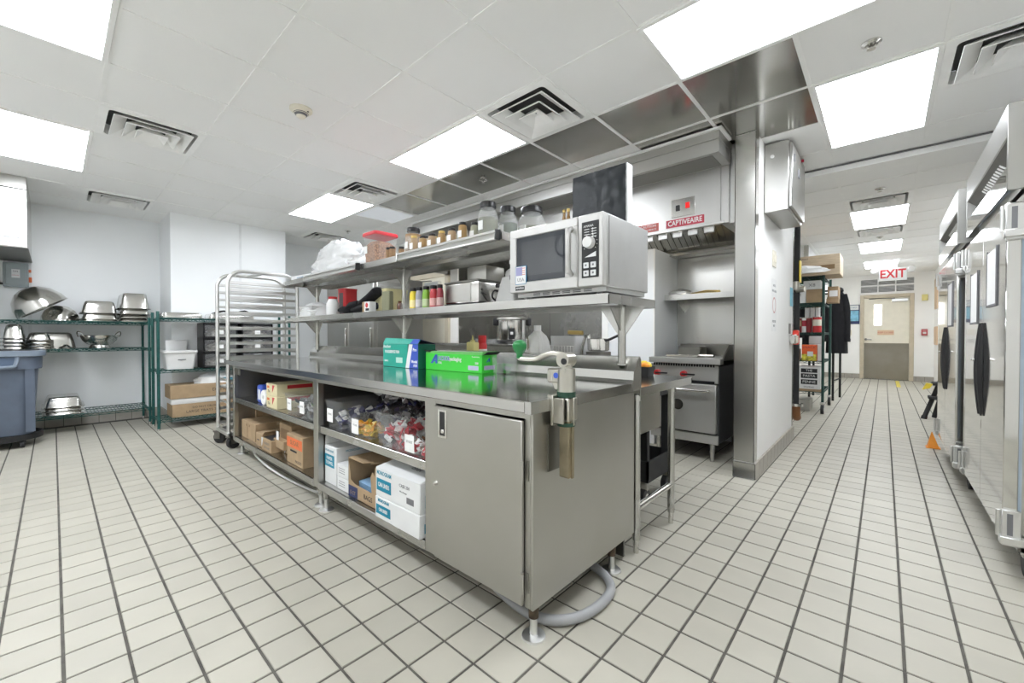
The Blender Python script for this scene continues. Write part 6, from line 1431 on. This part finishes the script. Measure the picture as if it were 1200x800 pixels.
# left bay, middle shelf
bb = thing('film_roll_box', 'blue wrapped paper roll pack on the left middle shelf', 'pack', at_front(-4.20, -4.06, 1.22, .16, MZ), local=True)
mk('pack', B().box(-.06, .06, -.08, .08, 0, .16, .02, 3), M_royal, bb); mk('yellow_print', B().box(-.02, .04, -.0812, -.08, .03, .12), M_wcard, bb, smooth=0)
single('paper_roll', B().lathe([(.02, 0), (.062, 0), (.064, .004), (.064, .12), (.06, .124), (.02, .124), (.02, 0)], seg=28, m=Matrix.Rotation(R(90), 3, 'X')), M_paper, 'white paper roll lying on the left middle shelf', 'paper roll', loc=(-3.98, 1.33, MZ + .0645))
for k in range(2):
    c = carton('tea_box', ['lower cream box with red triangle print on the left middle shelf', 'upper cream box with red triangle print on the left middle shelf'][k], at_front(-3.90, -3.60, 1.20, .36, MZ + k * .101), .24, .36, .10, mat=plain('cream carton', (.74, .66, .42), .6), tape=False)
    mk('red_print', B().prism([(.02, .03), (.07, .09), (.02, .09)], 'y', -.1812, -.18), M_red, c, smooth=0); mk('red_bar', B().box(.1202, .1212, -.10, .10, .06, .09), M_red, c, smooth=0)
    mk('print_ring', B().box(-.10, -.05, -.1812, -.18, .06, .08), M_orangeprint, c, smooth=0); text('TEA', .03, M_ink, c, (-.06, -.1808, .035))
# clear bins filled with packets
def packets(lab, loc, w, d, h, n, cols, seed):
    rnd = random.Random(seed); b = B(); mats = [plain('packet %s' % (q,), c_, .3, var=.3, scale=40) for q, c_ in cols]
    for k in range(n):
        sx, sy, sz = rnd.uniform(.020, .032), rnd.uniform(.012, .02), rnd.uniform(.002, .006)
        x, y = rnd.uniform(-w / 2 + .03, w / 2 - .03), rnd.uniform(-d / 2 + .03, d / 2 - .03)
        z = .012 + rnd.random() ** .8 * (h - .012)
        m_ = Matrix.Translation((x, y, z)) @ Euler((rnd.uniform(-1.1, 1.1), rnd.uniform(-1.1, 1.1), rnd.uniform(0, 6.28))).to_matrix().to_4x4()
        n0 = len(b.bm.faces)
        # pillow shaped sachet: flat crimped ends
        q = B().loft([[(-sx, -sy, -.0005), (-sx, sy, -.0005), (-sx, sy, .0005), (-sx, -sy, .0005)], [(-sx * .7, -sy, -sz), (-sx * .7, sy, -sz), (-sx * .7, sy, sz), (-sx * .7, -sy, sz)], [(sx * .7, -sy, -sz), (sx * .7, sy, -sz), (sx * .7, sy, sz), (sx * .7, -sy, sz)], [(sx, -sy, -.0005), (sx, sy, -.0005), (sx, sy, .0005), (sx, -sy, .0005)]]).xform(m_)
        mi = rnd.randrange(len(mats)); vm = {}
        for f in q.bm.faces:
            fs = [vm.setdefault(v.index if v.index >= 0 else id(v), None) for v in f.verts]
        q.bm.verts.index_update()
        nv = [b.bm.verts.new(v.co) for v in q.bm.verts]
        for f in q.bm.faces:
            nf = b.bm.faces.new([nv[v.index] for v in f.verts]); nf.material_index = mi
        q.bm.free()
    o = mk('condiment_packets', b, mats, smooth=0)
    o.location = loc; o['label'] = lab; o['category'] = 'packets'; o['kind'] = 'stuff'
    return o
def clear_bin(lab, x0, x1, yf, dp, h, z, card=True, cardx=None):
    w = x1 - x0; loc = at_front(x0, x1, yf, dp, z)
    t = thing('clear_bin', lab, 'storage bin', loc, group='clear bins on the middle shelves', local=True)
    mk('tub', B().loft([rrect(w - .04, dp - .04, .015, 3, 0), rrect(w - .008, dp - .008, .015, 3, h), rrect(w + .012, dp + .012, .015, 3, h), rrect(w + .012, dp + .012, .015, 3, h + .006), rrect(w - .012, dp - .012, .015, 3, h + .006), rrect(w - .045, dp - .045, .015, 3, .004)]), M_clear, t)
    if card:
        cx_ = cardx if cardx is not None else 0
        cd_ = mk('label_card', B().box(cx_ - .04, cx_ + .04, -dp / 2 - .004, -dp / 2 - .002, h * .25, h * .25 + .085), M_paper, t, smooth=0)
        text('STOCK', .016, M_greyink, cd_, (cx_, -dp / 2 - .0044, h * .25 + .05))
    return loc
SILV, BLK, WHT, REDP, YEL = ('silver', (.55, .55, .56)), ('dark', (.04, .04, .05)), ('white', (.78, .78, .78)), ('red', (.55, .03, .05)), ('gold', (.62, .45, .05))
NAV, GRN, BRN = ('navy', (.03, .03, .14)), ('lime', (.16, .35, .05)), ('brown', (.16, .08, .04))
l = clear_bin('clear bin of silver packets left of centre on the left middle shelf', -3.46, -3.20, 1.19, .42, .15, MZ)
packets('silver and brown packets in the left clear bin of the left bay', l, .22, .36, .11, 90, [SILV, BRN, WHT, BLK], 1)
l = clear_bin('clear bin of mixed sachets beside the divider on the left middle shelf', -3.17, -2.88, 1.19, .42, .155, MZ, cardx=-.07)
packets('mixed foil sachets in the clear bin beside the divider', l, .25, .36, .13, 110, [SILV, GRN, BLK, WHT, BLK], 2)
l = clear_bin('tall clear bin with silver sachets at the left of the right middle shelf', -2.74, -2.53, 1.19, .40, .17, MZ, cardx=-.01)
packets('silver and navy sachets in the tall left bin of the right bay', l, .18, .34, .10, 80, [SILV, NAV, WHT, NAV], 3)
l = clear_bin('clear bin of dark sachets between the silver and the yellow bins', -2.52, -2.42, 1.22, .40, .09, MZ, card=False)
packets('heap of dark sachets behind the yellow packets', (-2.36, 1.58, MZ), .46, .34, .24, 200, [BLK, BLK, NAV, SILV, BLK], 4)
l = clear_bin('low clear bin of yellow packets on the right middle shelf', -2.40, -2.15, 1.185, .16, .085, MZ, cardx=-.03)
packets('yellow packets in the low clear bin', l, .22, .13, .07, 70, [YEL, YEL, ('amber', (.70, .33, .03))], 5)
l = clear_bin('tall clear bin of red and white ketchup packets on the right middle shelf', -2.13, -1.83, 1.195, .42, .17, MZ, card=False)
packets('red and white packets in the tall clear bin', l, .27, .38, .105, 170, [REDP, WHT, WHT, REDP], 6)
l = clear_bin('low clear bin of red packets with a white card next to the cabinet door', -1.82, -1.61, 1.18, .14, .075, MZ, cardx=-.03)
packets('red and white packets in the low bin by the cabinet door', l, .18, .11, .055, 50, [REDP, WHT, BRN], 7)
packets('heap of dark and silver sachets at the back by the cabinet', (-1.79, 1.55, MZ), .34, .36, .24, 190, [BLK, BLK, SILV, BRN, REDP], 8)
# right bay, base shelf
c = carton('liner_carton', 'lower white can liner carton on the base shelf beside the cabinet door', at_front(-2.03, -1.615, 1.148, .36, BZ), .40, .36, .115, mat=M_wcard, tape=False)
def liner_print(c, w, d, h):
    text('MONOGRAM', h * .20, M_tealink, c, (-w / 2 + .083, -d / 2 - .0006, h * .84), bold=.0006, sx=.78)
    q = mk('blue_panel', B().box(-w / 2 + .012, -w / 2 + .15, -d / 2 - .0012, -d / 2, h * .22, h * .64), M_tealink, c, smooth=0)
    text('CAN LINERS', h * .21, M_wcard, q, (-w / 2 + .081, -d / 2 - .0016, h * .43), bold=.0008, sx=.62)
    q2 = mk('blue_panel', B().box(w / 2, w / 2 + .0012, -d / 2 + .03, -d / 2 + .18, h * .18, h * .58), M_tealink, c, smooth=0)
    text('CAN LINERS', h * .20, M_wcard, q2, (w / 2 + .0016, -d / 2 + .105, h * .38), 'right', bold=.0006, sx=.66)
    text('MONOGRAM', h * .20, M_tealink, c, (w / 2 + .0008, -d / 2 + .10, h * .78), 'right', bold=.0006, sx=.78)
liner_print(c, .40, .36, .115)
c = carton('liner_carton', 'upper white can liner carton with raised lid flaps on the base shelf', at_front(-2.03, -1.615, 1.152, .36, BZ + .1155), .40, .36, .15, mat=M_wcard, tape=False)
liner_print(c, .40, .36, .15)
mk('lid_flap', B().loft([[(-.20, -.18, .15), (.20, -.18, .15), (.20, -.177, .15), (-.20, -.177, .15)], [(-.17, -.02, .185), (.19, -.02, .178), (.19, -.02, .175), (-.17, -.02, .182)]]), M_wcard, c, smooth=0)
mk('lid_flap', B().loft([[(-.20, .18, .15), (.20, .18, .15), (.20, .177, .15), (-.20, .177, .15)], [(-.17, -.01, .18), (.19, -.01, .172), (.19, -.01, .169), (-.17, -.01, .177)]]), M_wcard, c, smooth=0)
text('CASE 250', .022, M_greyink, c, (.07, -.1806, .105)); text('40 x 46 clear', .012, M_greyink, c, (.06, -.1806, .075)); mk('barcode_patch', B().box(.09, .15, -.1812, -.18, .03, .06), M_greyink, c, smooth=0); text('OPEN', .03, M_greyink, c, (.06, -.10, .1715), rot=(12, 0, 0))
cc_ = thing('cut_carton', 'kraft carton with its front torn open and blue paper inside', 'box', at_front(-2.40, -2.05, 1.19, .50, BZ), local=True)
w, d, h = .36, .50, .235
mk('side', B().box(-w / 2, -w / 2 + .005, -d / 2, d / 2, 0, h), M_kraft, cc_, smooth=0); mk('side', B().box(w / 2 - .005, w / 2, -d / 2, d / 2, 0, h), M_kraft, cc_, smooth=0)
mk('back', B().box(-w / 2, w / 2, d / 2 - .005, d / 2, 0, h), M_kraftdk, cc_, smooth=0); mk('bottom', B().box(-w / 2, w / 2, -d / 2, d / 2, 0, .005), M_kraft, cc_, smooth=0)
mk('top', B().prism([(-w / 2, -d / 2), (.0, -d / 2), (.03, -d / 2 + .05), (.05, -d / 2 + .02), (.08, -d / 2 + .09), (.11, -d / 2 + .04), (w / 2, -d / 2 + .02), (w / 2, d / 2), (-w / 2, d / 2)], 'z', h - .005, h), M_kraft, cc_, smooth=0)
mk('torn_front', B().prism([(-w / 2, 0), (w / 2, 0), (w / 2, h), (.13, h), (.12, .18), (.10, .20), (.08, .17), (.09, .08), (-.10, .085), (-.15, .10), (-w / 2 + .01, .20), (-w / 2, h)], 'y', -d / 2, -d / 2 + .004), M_kraft, cc_, smooth=0)
q = mk('navy_print', B().box(-w / 2 + .001, -.07, -d / 2 - .001, -d / 2, .003, .07), M_navy, cc_, smooth=0); text('5 CT', .03, M_kraft, q, (-.125, -d / 2 - .0014, .03))
text('BAGS', .04, M_ink, cc_, (.05, -d / 2 - .0006, .04))
mk('blue_paper', B().loft([rrect(.33, .40, .02, 2, .006), rrect(.33, .40, .02, 2, .08), rrect(.25, .3, .02, 2, .095)]), plain('light blue paper', (.30, .50, .75), .6), cc_, smooth=30)
for k in range(2):
    c = carton('glove_box', ['lower small white glove box on the base shelf', 'upper small white glove box on the base shelf'][k], at_front(-2.585, -2.42, 1.20, .30, BZ + k * .0815), .15, .30, .08, mat=M_wcard, tape=False)
    for j in range(3): mk('print_line', B().box(-.05, .03, -.1508, -.15, .025 + j * .014, .028 + j * .014), M_greyink, c, smooth=0)
    mk('blue_square', B().box(.076, .0772, -.10, -.07, .03, .055), M_tealink, c, smooth=0)
c = carton('towel_carton', 'tall white and blue printed carton at the left of the right base shelf', at_front(-2.765, -2.60, 1.205, .26, BZ), .165, .26, .245, mat=M_wcard, tape=False, flaps=[('l', 100, .06)])
q = mk('blue_panel', B().box(-.08, .055, -.1312, -.13, .11, .19), M_tealink, c, smooth=0)
text('PAPER', .030, M_wcard, q, (-.012, -.1316, .165), bold=.0006); text('TOWEL', .030, M_wcard, q, (-.012, -.1316, .135), bold=.0006); text('MONOGRAM', .02, M_tealink, c, (-.012, -.1306, .215)); text('MONOGRAM', .022, M_tealink, c, (.0828, 0, .215), 'right')
ar = B()
for k in range(12):
    a0, a1 = R(15 + k * 12.5), R(15 + (k + 1) * 12.5)
    ar.loft([[(.0826, .02 + r_ * math.cos(a), .10 + r_ * math.sin(a)) for (r_, a) in ((.062, a0), (.068, a0), (.068, a1), (.062, a1))], [(.0832, .02 + r_ * math.cos(a), .10 + r_ * math.sin(a)) for (r_, a) in ((.062, a0), (.068, a0), (.068, a1), (.062, a1))]])
mk('arc_print', ar, M_ink, c, smooth=0)
c = carton('navy_carton', 'dark navy carton at the back of the right base shelf', at_front(-2.56, -2.20, 1.70, .24, BZ), .36, .24, .27, mat=M_navy, tape=False)
for j in range(3): text('OFFICE SUPPLY', .03, plain('pale blue print ink', (.25, .32, .5), .6), c, (0, -.1206, .13 + j * .045))
